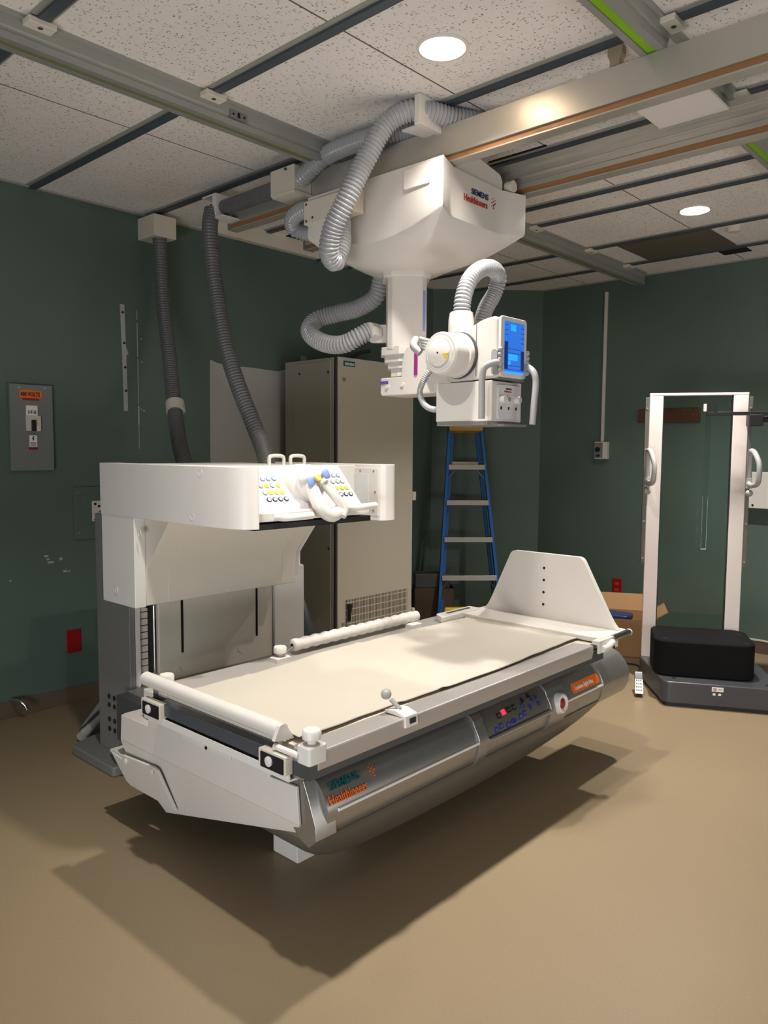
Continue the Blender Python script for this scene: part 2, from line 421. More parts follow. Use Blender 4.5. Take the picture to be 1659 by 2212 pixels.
# wall seam, bare plaster and paint chips
k = MB()
k.prism(roundpoly([(3.226, 1.25), (4.03, 1.25), (4.03, 2.235), (4.0, 2.20), (3.985, 2.265), (3.95, 2.262), (3.94, 2.225), (3.86, 2.2), (3.6, 2.208), (3.4, 2.205), (3.30, 2.215), (3.235, 2.235)], .012), 'y', YL - .003, YL)
struct(k.obj('trim_41', 'barewall'))
k = MB()
for z0, z1, w in ((2.50, 2.44, .003), (2.42, 2.2, .005), (2.19, 1.9, .004), (1.88, 1.76, .008), (1.76, 1.6, .003)):
    k.box(2.672 - w / 2, 2.672 + w / 2, YL - .003, YL, z1, z0)
for x, z, s in ((2.70, 2.32, .004), (2.70, 2.17, .004), (2.88, 2.33, .004), (2.89, 2.2, .005), (2.69, 1.86, .004), (2.71, 1.85, .005)):
    k.box(x - s, x + s, YL - .003, YL, z - s, z + s)
for x, z, w, h in ((2.035, .945, .012, .006), (2.06, .905, .018, .006), (2.045, .925, .008, .005), (2.125, .92, .008, .009), (2.15, .84, .012, .006), (2.175, .838, .006, .005), (1.82, .82, .006, .004)):
    k.box(x - w, x + w, YL - .003, YL, z - h, z + h)
struct(k.obj('trim_42', 'barewall'))
# ceiling tees, running along y
ti = 1
for x in (-1.62, -.92, -.18, .545, 1.277, 2.012, 2.757, 3.505, 4.262, 4.612, 5.386, 6.03):
    y1 = YL if x < CX else YL - (x - CX)
    o = MB().box(x - .020, x + .020, Y0, y1 - .002, H - .016, H).obj('trim_%d' % ti, 'tee'); struct(o)
    o = MB().box(x - .042, x + .036, Y0, y1 - .002, H - .005, H).obj('trim_%d' % (ti + 1), 'teeflange'); struct(o)
    ti += 2
struct(MB().box(X0, CX, YL - .018, YL, H - .012, H).obj('trim_43', 'teeflange'))
struct(MB().box(XR - .018, XR, Y0, CY, H - .012, H).obj('trim_44', 'teeflange'))
# dark gaps where tiles are missing, set just under the tile plane
struct(MB().box(3.66, 3.95, 4.08, 4.38, H - .004, H).obj('trim_45', 'void'))
struct(MB().box(3.448, 3.462, 2.08, 2.42, H - .0055, H).obj('trim_46', 'void'))
struct(MB().box(6.09, 6.24, 1.96, 2.16, H - .004, H).obj('trim_47', 'void'))

# ------------------------------------------------------------------ downlights
def downlight(x, y, label):
    t = thing('downlight', label, 'ceiling light', (x, y, H - .012), 'recessed round downlights')
    n = 40
    def rg(r, z): return [(x + r * math.cos(2 * PI * i / n), y + r * math.sin(2 * PI * i / n), z) for i in range(n)]
    MB().loft([rg(r, z) for r, z in ((.100, H), (.100, H - .005), (.088, H - .008), (.083, H - .003), (.083, H))], caps=False).obj('trim_ring', 'white', t)
    MB().loft([rg(r, z) for r, z in ((.083, H - .002), (.081, H + .04), (.074, H + .09))], caps=False).obj('reflector', 'canglow', t)
    MB().loft([rg(.074, H + .09), rg(.073, H + .095)]).obj('diffuser', 'lampglow', t)
    return t
downlight(2.38, 1.89, 'bright round recessed downlight in the fissured tile above the silver bridge beam')
downlight(4.975, 1.915, 'bright round recessed downlight near the smoke detector and brown ceiling panel')
downlight(1.33, 1.89, 'round recessed downlight above the near end of the table')
downlight(3.68, 1.89, 'round recessed downlight hidden behind the rear bridge beam')
downlight(1.5, .2, 'dim round recessed downlight above the open floor in front of the table')

tag(MB().lathe((5.52, 1.855, H), (0, 0, -1), [(0, .05), (.022, .05), (.03, .042), (.034, .028), (.034, 0)], 28).obj('smoke_detector', 'cream'),
    'small round pale smoke detector on the ceiling tile right of the far downlight', 'smoke detector')
t = thing('ceiling_panel', 'brown flat panel filling a bay of the ceiling beside the smoke detector', 'panel', (5.7, 2.32, H - .01))
MB().box(5.41, 6.0, 1.99, 2.655, H - .008, H).obj('panel', 'brownpanel', t)

# ------------------------------------------------------------------ ceiling rails (along x)
def ceiling_rail(y0, x0, x1, strip, label, clips, splice=None):
    t = thing('ceiling_rail', label, 'rail', ((x0 + x1) / 2, y0 + .045, 3.02), 'fixed ceiling rails')
    w = .088
    # hollow profile: two webs, a top flange, two inturned lips
    MB().prism([(y0 - .012, H), (y0 - .012, H - .012), (y0, H - .016), (y0, 3.066), (y0 + .006, 3.06), (y0 + .006, 3.052), (y0, 3.046), (y0, 3.02), (y0 + .030, 3.02), (y0 + .030, 3.026),
                (y0 + .006, 3.026), (y0 + .012, 3.1), (y0 + w - .012, 3.1), (y0 + w - .006, 3.026), (y0 + w - .024, 3.026), (y0 + w - .024, 3.02), (y0 + w, 3.02), (y0 + w, H - .012), (y0 + w + .012, H - .012), (y0 + w + .012, H)],
               'x', x0, x1).obj('profile', 'rail', t)
    MB().box(x0, x1 - .004, y0 + .031, y0 + w - .025, 3.0245, 3.03).obj('strip', strip, t)
    for x in clips:
        c = MB().box(x - .05, x + .05, y0 - .052, y0 + .004, H - .034, H - .012).obj('clip', 'cream', t, bevel=.003)
        MB().cyl((x, y0 - .028, H - .0335), (x, y0 - .028, H - .036), .009, n=16).obj('bolt', 'darkgrey', c)
    if splice:
        s = MB().box(splice - .045, splice + .045, y0 - .006, y0, 3.052, 3.086).obj('splice_plate', 'greysteel', t)
        MB().box(splice - .008, splice + .006, y0 - .0075, y0 - .006, 3.058, 3.08).obj('slot', 'void', s)
        for d in (-.03, .028): MB().cyl((splice + d, y0 - .006, 3.068), (splice + d, y0 - .008, 3.068), .005, n=10).obj('hole', 'void', s)
    MB().prism([(y0 + .014, 3.03), (y0 + w - .014, 3.03), (y0 + w - .014, 3.098), (y0 + .014, 3.098)], 'x', x1 - .003, x1).obj('open_end', 'void', t)
    return t
ceiling_rail(2.862, -1.8, 6.40, 'olive', 'long grey ceiling rail with an olive strip, running from upper left to right wall', (.545, 1.277, 2.012, 2.757, 4.612, 5.386, 6.03), 2.16)
ceiling_rail(1.187, -1.8, 6.40, 'green', 'grey ceiling rail with a bright green strip, at the upper right above the bridge', (1.277, 2.012, 2.757, 3.505, 4.612, 5.386), None)

# ------------------------------------------------------------------ bridge between the rails
br = thing('bridge_crane', 'silver two-beam bridge with copper strip hung crosswise under the ceiling rails', 'bridge beam', (3.08, 1.9, 2.89))
BY0, BY1 = .15, 3.74
def beam(x, d):
    """box beam: plain web, recessed copper conductor below it, then a bottom lip"""
    P = [(0, 2.893), (0, 3.02), (.066, 3.02), (.066, 2.862), (.004, 2.862), (.004, 2.869), (.014, 2.871), (.014, 2.893)]
    if d: P = [(0, 2.893), (0, 2.915), (.010, 2.922), (.010, 2.944), (.003, 2.947), (.003, 2.955), (.010, 2.958), (.010, 2.985), (-.012, 2.99), (-.012, 3.02), (.066, 3.02), (.066, 2.862), (.004, 2.862), (.004, 2.869), (.014, 2.871), (.014, 2.893)]
    o = MB().prism([(x + a, b) for a, b in P], 'y', BY0, BY1).obj('beam', 'beam', br, bevel=.0015)
    MB().box(x + .0105, x + .0145, BY0 + .001, BY1 - .001, 2.8715, 2.8925).obj('conductor_strip', 'orange_rail', o)
beam(2.75, 0); beam(3.335, 1)
MB().box(3.0, 3.32, 1.155, 1.44, 2.985, 2.995).obj('trolley_plate', 'white', br)
for (x0, x1) in ((2.745, 2.815), (3.325, 3.412)):
    MB().box(x0, x1, BY1, BY1 + .006, 2.862, 3.022).obj('end_cap', 'greysteel', br)
MB().prism([(1.50, 3.02), (1.53, 3.02), (1.53, 3.045)], 'x', 2.752, 2.757).obj('gusset', 'white', br)
MB().prism([(1.145, 3.02), (1.175, 3.02), (1.175, 3.035), (1.168, 3.05), (1.16, 3.035)], 'x', 2.75, 2.757).obj('gusset', 'beam', br)
tag(MB().prism(roundpoly([(1.37, H), (1.43, H), (1.43, H - .03), (1.42, H - .05), (1.42, H - .085), (1.38, H - .085), (1.38, H - .05), (1.37, H - .03)], .004), 'x', 2.80, 2.835).obj('ceiling_clip', 'tan', bevel=.002),
    'small tan plastic clip on the ceiling behind the bridge beam, by the green-striped rail', 'clip')
# white angle rail near the left wall
tag(MB().prism([(4.31, 3.02), (4.36, 3.02), (4.36, 3.024), (4.314, 3.024), (4.314, H), (4.31, H)], 'x', 3.03, 3.99).obj('angle_rail', 'cream'), 'white angle rail under the ceiling in front of the left wall, behind the hoses', 'rail')

# ------------------------------------------------------------------ ceiling-hung x-ray unit
xu = thing('ceiling_x_ray_unit', 'white ceiling-hung x-ray unit with column and tube head above the table', 'x-ray machine', (2.99, 2.55, 1.72))
HX0, HX1, HY0, HY1 = 2.66, 3.31, 2.10, 2.96
def ring(z, conc, dip, topslope=0.0, n=14, shr=0.0):
    cs = [(HX0 + shr, HY0 + shr), (HX1 - shr, HY0 + shr), (HX1 - shr, HY1 - shr), (HX0 + shr, HY1 - shr)]
    inn = [(0, 1), (-1, 0), (0, -1), (1, 0)]
    out = []
    for s in range(4):
        a, b = cs[s], cs[(s + 1) % 4]
        for k in range(n):
            t = k / n; q = math.sin(PI * t)
            if s == 0: q = min(1.0, q * 1.55)
            out.append(Vector((a[0] + (b[0] - a[0]) * t + inn[s][0] * conc[s] * q, a[1] + (b[1] - a[1]) * t + inn[s][1] * conc[s] * q, z - dip[s] * q - topslope * ((a[0] + (b[0] - a[0]) * t) - HX0))))
    return out
def collar_ring(z, r, n=56):
    c = Vector((2.99, 2.585, z)); out = []
    # squarish octagon sampled by direction so that it matches the housing rings
    base = ring(0, (0, 0, 0, 0), (0, 0, 0, 0))
    for p in base:
        d = Vector((p.x - c.x, p.y - c.y)); a = math.atan2(d.y, d.x)
        k = max(abs(math.cos(a)), abs(math.sin(a)), (abs(math.cos(a)) + abs(math.sin(a))) * .74)
        out.append(Vector((c.x + math.cos(a) * r / k, c.y + math.sin(a) * r / k, z)))
    return out
top = ring(2.857, (.05, .03, .03, .0), (0, 0, 0, 0), .02)
mid = ring(2.76, (.05, .03, .03, .01), (0.0, 0, 0, 0), .01)
cr_ = ring(2.663, (.055, .04, .04, .04), (.022, .03, .04, .085))
cr2 = ring(2.648, (.06, .045, .045, .045), (.022, .03, .04, .085), 0, 14, .006)
col_ = collar_ring(2.475, .135)
belly = [[a.lerp(b, t) + Vector((0, 0, -.028 * math.sin(PI * t))) for a, b in zip(cr2, col_)] for t in (.2, .4, .6, .8)]
hs = MB().loft([top, mid, cr_, cr2] + belly + [col_]).obj('housing', 'offwhite', xu, smooth=26)
MB().prism([(2.83, 2.66), (3.21, 2.66), (3.21, 2.90), (3.19, 2.93), (2.95, 2.972), (2.83, 2.972)], 'y', 2.165, 2.93).obj('carriage_body', 'offwhite', xu, bevel=.01)
MB().box(2.80, 3.33, 2.3, 2.9, 2.87, 2.905).obj('carriage_frame', 'darkgrey', xu)
MB().cyl((3.25, 2.13, 2.88), (3.25, 2.17, 2.88), .028).obj('roller', 'cream', xu)
MB().prism(rrect(2.17, 2.325, 2.757, 2.845, .012), 'x', 2.6572, 2.69).obj('hatch', 'white', hs, bevel=.003)
e_ = MB(); n = 40
e_.loft([[(3.12 + .075 * math.cos(2 * PI * i / n), 2.33 + .075 * math.sin(2 * PI * i / n), z) for i in range(n)] for z in (2.566, 2.59)])
e_.obj('access_disc', 'offwhite', hs)
# collar and column
def octa(cx, cy, a, cut, z):
    return [(cx - a, cy - a + cut, z), (cx - a + cut, cy - a, z), (cx + a - cut, cy - a, z), (cx + a, cy - a + cut, z), (cx + a, cy + a - cut, z), (cx + a - cut, cy + a, z), (cx - a + cut, cy + a, z), (cx - a, cy + a - cut, z)]
KX, KY = 2.99, 2.59
MB().loft([octa(KX, KY, a, c, z) for z, a, c in ((2.505, .142, .115), (2.46, .142, .115), (2.45, .136, .11))]).obj('collar', 'offwhite', xu, bevel=.004)
MB().loft([octa(KX, KY, .122, .105, z) for z in (2.46, 2.10)]).obj('column', 'offwhite', xu, bevel=.006)
for z, a in ((2.085, .118), (2.05, .106), (2.02, .095), (1.98, .084)):
    MB().loft([octa(KX, KY, a, .06, q) for q in (z + .03, z - .012)]).obj('telescope_section', 'offwhite', xu, bevel=.004)
s_ = KX - .122 + .105
MB().box(s_ + .004, s_ + .022, KY - .1232, KY - .121, 2.19, 2.39).obj('stripe', 'lilac', xu)
# lower arm with rounded neck
arm = MB().prism(roundpoly([(2.30, 1.872), (2.655, 1.872), (2.655, 1.962), (2.515, 1.962), (2.515, 2.02), (2.49, 2.115), (2.30, 2.125)], [.01, .02, .01, 0, .01, .075, .02]), 'x', 2.872, 3.06).obj('swivel_arm', 'offwhite', xu, bevel=.006)
MB().box(2.868, 2.872, 2.60, 2.652, 1.93, 1.945).obj('stripe', 'purple', arm)
MB().prism(roundpoly([(2.43, 1.962), (2.41, 1.962), (2.41, 2.06), (2.395, 2.105), (2.41, 2.11), (2.43, 2.065)], .006), 'x', 2.868, 2.873).obj('stripe', 'magenta', arm)
for y in (2.605, 2.505): MB().cyl((2.873, y, 1.918 + (2.6 - y) * .05), (2.866, y, 1.918 + (2.6 - y) * .05), .011, n=16).obj('screw', 'white', arm)
MB().cyl((2.93, 2.31, 1.985), (2.80, 2.03, 1.985), .082, n=32).obj('pivot', 'offwhite', xu, bevel=.006)
# tube head
side = roundpoly([(1.762, 1.895), (2.02, 1.885), (2.04, 1.98), (1.96, 2.07), (1.86, 2.13), (1.775, 2.142)], [.015, .03, .05, .08, .12, .02], 6)
hd = MB().prism(side, 'x', 2.60, 2.795).obj('tube_head', 'offwhite', xu, bevel=.012, seg=3)
MB().prism(rrect(2.602, 2.793, 1.898, 2.140, .018), 'y', 1.752, 1.766).obj('display_bezel', 'white', hd, bevel=.004)
MB().prism([(2.625, 1.915), (2.768, 1.915), (2.768, 2.12), (2.625, 2.12)], 'y', 1.7495, 1.753).obj('screen', 'screen', hd)
def scr(x0, x1, z0, z1, m): MB().box(x0, x1, 1.7482, 1.7496, z0, z1).obj('screen_field', m, hd)
for a in ((2.625, 2.648, 1.93, 2.04, 'screendark'), (2.745, 2.768, 1.93, 2.01, 'screendark'), (2.668, 2.705, 2.085, 2.11, 'screenlight'), (2.652, 2.72, 1.968, 1.992, 'screenlight'),
          (2.652, 2.668, 1.948, 1.965, 'screenlight'), (2.625, 2.768, 1.915, 1.922, 'screenlight'), (2.652, 2.742, 2.012, 2.0135, 'screendark'), (2.652, 2.742, 1.995, 1.9965, 'screendark'), (2.652, 2.742, 1.945, 1.9465, 'screendark'), (2.652, 2.742, 1.93, 1.9315, 'screendark'),
          (2.628, 2.645, 2.105, 2.107, 'screendark'), (2.628, 2.645, 2.085, 2.087, 'screendark'), (2.628, 2.645, 2.065, 2.067, 'screendark'), (2.745, 2.765, 2.1, 2.102, 'screendark'), (2.745, 2.765, 2.08, 2.082, 'screendark'), (2.745, 2.765, 2.06, 2.062, 'screendark'), (2.745, 2.765, 2.04, 2.042, 'screendark')): scr(*a)
# x-ray tube drum facing -x
TC = (1.965, 1.995)
dr = MB().lathe((2.475, TC[0], TC[1]), (1, 0, 0), [(0, .066), (.004, .072), (.004, .080), (.012, .086), (.07, .088), (.074, .082), (.17, .082)], 40).obj('tube_drum', 'offwhite', hd, smooth=30)
MB().lathe((2.466, TC[0], TC[1]), (1, 0, 0), [(0, .05), (.002, .054), (.012, .054)], 36).obj('end_cap', 'white', dr)
MB().cyl((2.4655, TC[0], TC[1]), (2.464, TC[0], TC[1]), .004, n=12).obj('screw', 'black', dr)
MB().lathe((2.588, TC[0] - .008, TC[1]), (1, 0, 0), [(0, .096), (.012, .097), (.03, .097)], 40).obj('seal_ring', 'darkgrey', hd)
MB().lathe((2.57, TC[0] - .004, TC[1]), (1, 0, 0), [(0, .088), (.018, .094), (.03, .094)], 40).obj('drum_collar', 'offwhite', hd)
MB().prism([(1.925, 1.965), (1.91, 1.99), (1.94, 1.99)], 'x', 2.464, 2.467).obj('warning_sticker', 'yellow_ink', dr)
MB().prism([(1.885, 1.985), (1.90, 1.985), (1.8925, 2.003)], 'x', 2.5415, 2.56).obj('warning_sticker', 'yellow_ink', dr)
MB().box(2.598, 2.601, 1.868, 1.871, 1.905, 2.12).obj('panel_seam', 'greysteel', hd)
MB().cyl((2.599, 1.895, 2.0), (2.594, 1.895, 2.0), .008, n=16).obj('screw', 'white', hd)
# hose socket on top, cable cluster at the back
MB().lathe((2.70, 2.022, 2.06), (-.02, .0, 1), [(0, .058), (.1, .055), (.13, .05), (.135, .042), (.12, .04)], 32).obj('hose_socket', 'offwhite', hd)
cb = MB()
for k in range(4): cb.tube([(2.60 + .01 * k, 2.06, 2.01 + .014 * k), (2.575, 2.12, 2.035 + .012 * k), (2.60, 2.165, 2.06 + .008 * k), (2.68, 2.16, 2.07)], .0095, 10)
cb.obj('cable_cluster', 'handle', hd)
MB().tube([(2.58, 2.15, 2.02), (2.57, 2.18, 2.05), (2.60, 2.19, 2.085)], .017, 12).obj('cable_gland', 'handle', hd)
MB().tube([(2.60, 2.10, 2.075), (2.67, 2.09, 2.09), (2.72, 2.05, 2.10)], .012, 10).obj('cable', 'hosedark', hd)
# collimator
cl = MB().prism(roundpoly([(2.60, 1.79), (2.82, 1.79), (2.84, 2.07), (2.59, 2.07)], .006), 'z', 1.722, 1.885).obj('collimator', 'offwhite', hd, bevel=.004)
MB().box(2.585, 2.83, 1.80, 2.06, 1.705, 1.722).obj('base_plate', 'alu', cl, bevel=.002)
MB().box(2.66, 2.83, 1.768, 1.80, 1.703, 1.712).obj('accessory_rail', 'alu', cl)
MB().box(2.64, 2.80, 1.82, 2.03, 1.885, 1.90).obj('neck', 'darkgrey', cl)
MB().box(2.61, 2.80, 1.765, 2.0, 1.890, 1.897).obj('tray', 'greysteel', cl)
face = MB().prism(rrect(2.632, 2.795, 1.732, 1.872, .012), 'y', 1.781, 1.791).obj('control_face', 'keypanel', cl, bevel=.003)
for x in (2.655, 2.765):
    MB().lathe((x, 1.782, 1.812), (0, -1, 0), [(0, .016), (.018, .0155), (.022, .013), (.022, 0)], 22).obj('knob', 'white', face)
MB().lathe((2.71, 1.782, 1.814), (0, -1, 0), [(0, .017), (.006, .017), (.006, .011), (.003, .0105)], 22).obj('button_ring', 'white', face)
MB().cyl((2.71, 1.78, 1.814), (2.71, 1.775, 1.814), .0085, n=18).obj('button', 'greykey', face)
lettering('SIEMENS', 'lettering', 'navy_ink', face, (2.687, 1.7805, 1.851), (1, 0, 0), (0, 0, 1), .011)
lettering('Healthineers', 'lettering', 'red_ink', face, (2.675, 1.7805, 1.841), (1, 0, 0), (0, 0, 1), .0105)
for x in (2.655, 2.71, 2.765): MB().box(x - .005, x + .005, 1.780, 1.7812, 1.77, 1.782).obj('icon', 'black_ink', face)
# side handles with finger grips
MB().tube([(2.545, 1.80, 1.728), (2.545, 1.80, 1.80), (2.545, 1.80, 1.895), (2.548, 1.793, 1.93), (2.56, 1.775, 1.945), (2.60, 1.755, 1.955)], .0135, 16).obj('handle', 'handle', hd)
MB().tube([(2.765, 1.70, 1.71), (2.775, 1.70, 1.80), (2.785, 1.70, 1.885), (2.783, 1.705, 1.915), (2.785, 1.72, 1.935), (2.79, 1.745, 1.95)], .0135, 16).obj('handle', 'handle', hd)
MB().prism(rrect(1.757, 1.785, 1.905, 2.005, .012), 'x', 2.584, 2.601).obj('grip_mount', 'handle', hd)
for x, y0 in ((2.598, 1.752), (2.797, 1.752)):
    for k in range(5): MB().sphere((x, y0, 1.925 + .02 * k), .0115, 12).obj('grip_bead', 'handle', hd)
# logo on the carriage front
def dots(parent, o, r, u, n, s, cols):
    o = Vector(o); r = Vector(r).normalized(); u = Vector(u).normalized(); n = Vector(n).normalized()
    for i, (a, b, q) in enumerate(((0, 0, .9), (.9, .55, .75), (.85, -.75, 1.0), (1.7, -.1, 1.1), (.1, 1.2, .6), (1.75, 1.1, .5), (-.2, -1.1, .5), (1.0, 1.7, .4), (.95, -1.6, .9))):
        c = o + r * a * s + u * b * s
        MB().cyl(c - n * .001, c + n * .0012, q * s * .32, n=12).obj('logo_dot', cols[i % len(cols)], parent)
lettering('SIEMENS', 'lettering', 'navy_ink', xu, (2.93, 2.1485, 2.772), (1, 0, 0), (0, 0, 1), .036, bold=.0006)
lettering('Healthineers', 'lettering', 'red_ink', xu, (2.872, 2.1485, 2.732), (1, 0, 0), (0, 0, 1), .042, sx=.86, bold=.0006)
dots(xu, (3.095, 2.1485, 2.77), (1, 0, 0), (0, 0, 1), (0, -1, 0), .014, ('red_ink', 'red_ink', 'navy_ink'))
# hose junction box on the carriage's left face
jb = MB().box(2.60, 2.665, 2.575, 2.925, 2.705, 2.815).obj('junction_box', 'cream', xu, bevel=.003)
for y, z in ((2.60, 2.79), (2.625, 2.755), (2.60, 2.745), (2.905, 2.80), (2.905, 2.72), (2.86, 2.73)): MB().cyl((2.601, y, z), (2.597, y, z), .006, n=10).obj('screw', 'darkgrey', jb)
MB().box(2.54, 2.60, 2.575, 2.68, 2.703, 2.711).obj('shelf', 'cream', jb)
# hose bracket on column
hb = MB().loft([[(2.90 - .02, 2.755 + .05 * math.cos(a), 2.205 + .05 * math.sin(a)) for a in [PI / 8 + PI / 4 * i for i in range(8)]], [(2.93, 2.74 + .05 * math.cos(a), 2.20 + .05 * math.sin(a)) for a in [PI / 8 + PI / 4 * i for i in range(8)]]]).obj('hose_bracket', 'offwhite', xu, bevel=.004)
MB().prism([(2.90, 2.75), (2.93, 2.75), (2.99, 2.68), (2.96, 2.66)], 'z', 2.15, 2.24).obj('bracket_arm', 'offwhite', xu)

# ------------------------------------------------------------------ hoses
def hose(path, r, material, label, ridge=.21, pitch=.0175, group='corrugated cable hoses'):
    o = MB().tube(path, r, 18, ridge, pitch).obj('cable_hose', material, smooth=75)
    return tag(o, label, 'hose', group)
HG = 'corrugated cable hoses'
hose([(2.764, 4.5, 3.0), (2.764, 4.5, 2.953), (2.769, 4.48, 2.585), (2.725, 4.35, 2.215), (2.633, 4.15, 1.854), (2.536, 3.95, 1.627), (2.45, 3.75, 1.47), (2.40, 3.66, 1.36)], .046, 'hosedark', 'dark grey corrugated hose dropping from the white box at the wall top', .12)
hose([(2.65, 3.76, 2.955), (2.622, 3.745, 2.86), (2.617, 3.72, 2.671), (2.609, 3.66, 2.431), (2.588, 3.55, 2.15), (2.59, 3.45, 1.943), (2.605, 3.35, 1.752), (2.603, 3.25, 1.59), (2.587, 3.2, 1.50)], .046, 'hosedark', 'dark grey corrugated hose hanging from the beam end to the imaging tower top', .12)
hose([(2.69, 3.80, 2.966), (2.69, 3.5, 2.966), (2.69, 3.15, 2.97)], .042, 'hosedark', 'straight grey hose lying along the left end of the bridge beam', .06)
hose([(2.69, 3.06, 2.972), (2.676, 3.0, 2.985), (2.685, 2.93, 3.02), (2.70, 2.87, 3.052), (2.70, 2.74, 3.062), (2.72, 2.52, 3.065), (2.80, 2.35, 3.065)], .046, 'hose', 'grey ribbed hose arching over the bridge beam behind the big front loop')
hose([(3.05, 1.98, 3.03), (2.90, 2.08, 3.05), (2.78, 2.15, 3.058), (2.679, 2.205, 3.067), (2.62, 2.25, 3.066), (2.56, 2.33, 3.02), (2.5, 2.406, 2.866), (2.45, 2.474, 2.699), (2.44, 2.555, 2.577), (2.465, 2.60, 2.49), (2.52, 2.618, 2.468), (2.565, 2.626, 2.55), (2.585, 2.645, 2.646), (2.60, 2.66, 2.72), (2.62, 2.66, 2.74)], .047, 'hose', 'biggest pale ribbed hose looping down in front of the white carriage', .21)
hose([(2.74, 2.94, 2.80), (2.72, 3.01, 2.83), (2.72, 3.088, 2.829), (2.735, 3.165, 2.81), (2.775, 3.20, 2.778), (2.82, 3.158, 2.756), (2.85, 3.01, 2.735), (2.86, 2.90, 2.72)], .043, 'hose', 'short grey hose curling left from the carriage junction box')
hose([(3.03, 2.80, 2.50), (3.03, 2.836, 2.414), (3.0, 2.934, 2.361), (2.95, 3.06, 2.337), (2.88, 3.143, 2.302), (2.825, 3.135, 2.245), (2.80, 3.06, 2.188), (2.80, 2.939, 2.146), (2.82, 2.85, 2.146), (2.85, 2.79, 2.178), (2.89, 2.752, 2.208)], .048, 'hose', 'grey ribbed hose swinging out left of the column above the cabinet')
hose([(2.70, 2.022, 2.175), (2.706, 2.02, 2.252), (2.75, 2.02, 2.337), (2.835, 2.02, 2.398), (2.945, 2.03, 2.418), (3.015, 2.05, 2.39), (3.015, 2.07, 2.33), (2.96, 2.08, 2.25), (2.90, 2.08, 2.12)], .038, 'hose', 'pale ribbed hose arching up out of the x-ray tube head', .2, .0150)
hose([(2.66, 2.11, 1.985), (2.64, 2.165, 1.928), (2.62, 2.184, 1.86), (2.61, 2.16, 1.812), (2.6, 2.112, 1.782), (2.605, 2.06, 1.773)], .0135, 'hose', 'thin pale ribbed hose curving from the tube drum to the collimator', .2, .009)
# hose clamps and boxes
tag(MB().box(2.69, 2.85, 4.44, YL, 2.95, 3.085).obj('junction_box', 'cream', bevel=.003), 'cream box on the left wall under the ceiling with the dark hose below it', 'box')
tag(MB().lathe((2.645, 4.165, 1.885), (-.24, -.5, -.83), [(0, .05), (.0, .056), (.07, .058), (.07, .05)], 28).obj('hose_collar', 'cream'), 'cream collar round the wall hose, beside the cut of bare plaster', 'collar')
t = thing('hose_clamp', 'white square hose clamp at the left end of the bridge beam', 'clamp', (2.69, 3.72, 2.89), 'white hose clamps')
MB().prism(rrect(2.632, 2.748, 2.905, 3.03, .008), 'y', 3.70, 3.735).obj('plate', 'white', t, bevel=.002)
MB().box(2.632, 2.748, 3.64, 3.735, 2.897, 2.907).obj('foot', 'white', t)
MB().box(2.632, 2.748, 3.70, 3.83, 3.028, 3.036).obj('top_tab', 'white', t)
t = thing('hose_clamp', 'white box-shaped hose clamp on the beam left of the carriage', 'clamp', (2.69, 3.1, 2.90), 'white hose clamps')
MB().box(2.628, 2.748, 3.03, 3.215, 2.905, 3.035).obj('body', 'cream', t, bevel=.004)
MB().box(2.62, 2.748, 3.02, 3.19, 2.89, 2.905).obj('tray', 'cream', t)
MB().cyl((2.629, 3.09, 3.02), (2.62, 3.09, 3.02), .007, n=10).obj('screw', 'darkgrey', t)
t = thing('hose_clamp', 'tall white hose clamp near the ceiling holding the big front loop', 'clamp', (2.70, 2.21, 3.0), 'white hose clamps')
MB().prism(rrect(2.60, 2.765, 2.992, 3.118, .006), 'y', 2.185, 2.215).obj('plate', 'white', t, bevel=.002)
MB().prism([(2.63, 2.20), (2.80, 2.18), (2.80, 2.27), (2.63, 2.31)], 'z', 2.998, 3.006).obj('foot', 'white', t)
MB().box(2.745, 2.80, 2.19, 2.215, 3.0, 3.03).obj('rib', 'white', t)

# ================================================================== EXAMINATION TABLE
tb = thing('examination_table', 'silver and white fluoroscopy table tilting bed with boat-shaped base', 'examination table', (2.6, 2.1, 0))
ZT = .69
MB().box(1.53, 3.42, 1.70, 2.50, .650, .684).obj('tabletop', 'cream', tb, bevel=.004)
# side rails: C profile with rounded lip
MB().prism([(1.665, .692), (1.70, .692), (1.765, .687), (1.765, .672), (1.70, .668), (1.70, .628), (1.667, .628), (1.661, .66), (1.661, .688)], 'x', 1.535, 3.285).obj('side_rail', 'railgrey', tb, bevel=.003)
MB().prism([(2.435, .687), (2.50, .692), (2.60, .692), (2.60, .628), (2.50, .628), (2.50, .668), (2.435, .672)], 'x', 1.535, 3.60).obj('side_rail', 'railgrey', tb, bevel=.003)
MB().box(1.502, 3.40, 1.668, 2.598, .606, .65).obj('table_frame', 'darkgrey', tb)
MB().prism([(1.735, .60), (1.76, .60), (1.76, .572), (1.735, .577)], 'x', 1.56, 3.4).obj('guide_rail', 'greysteel', tb)
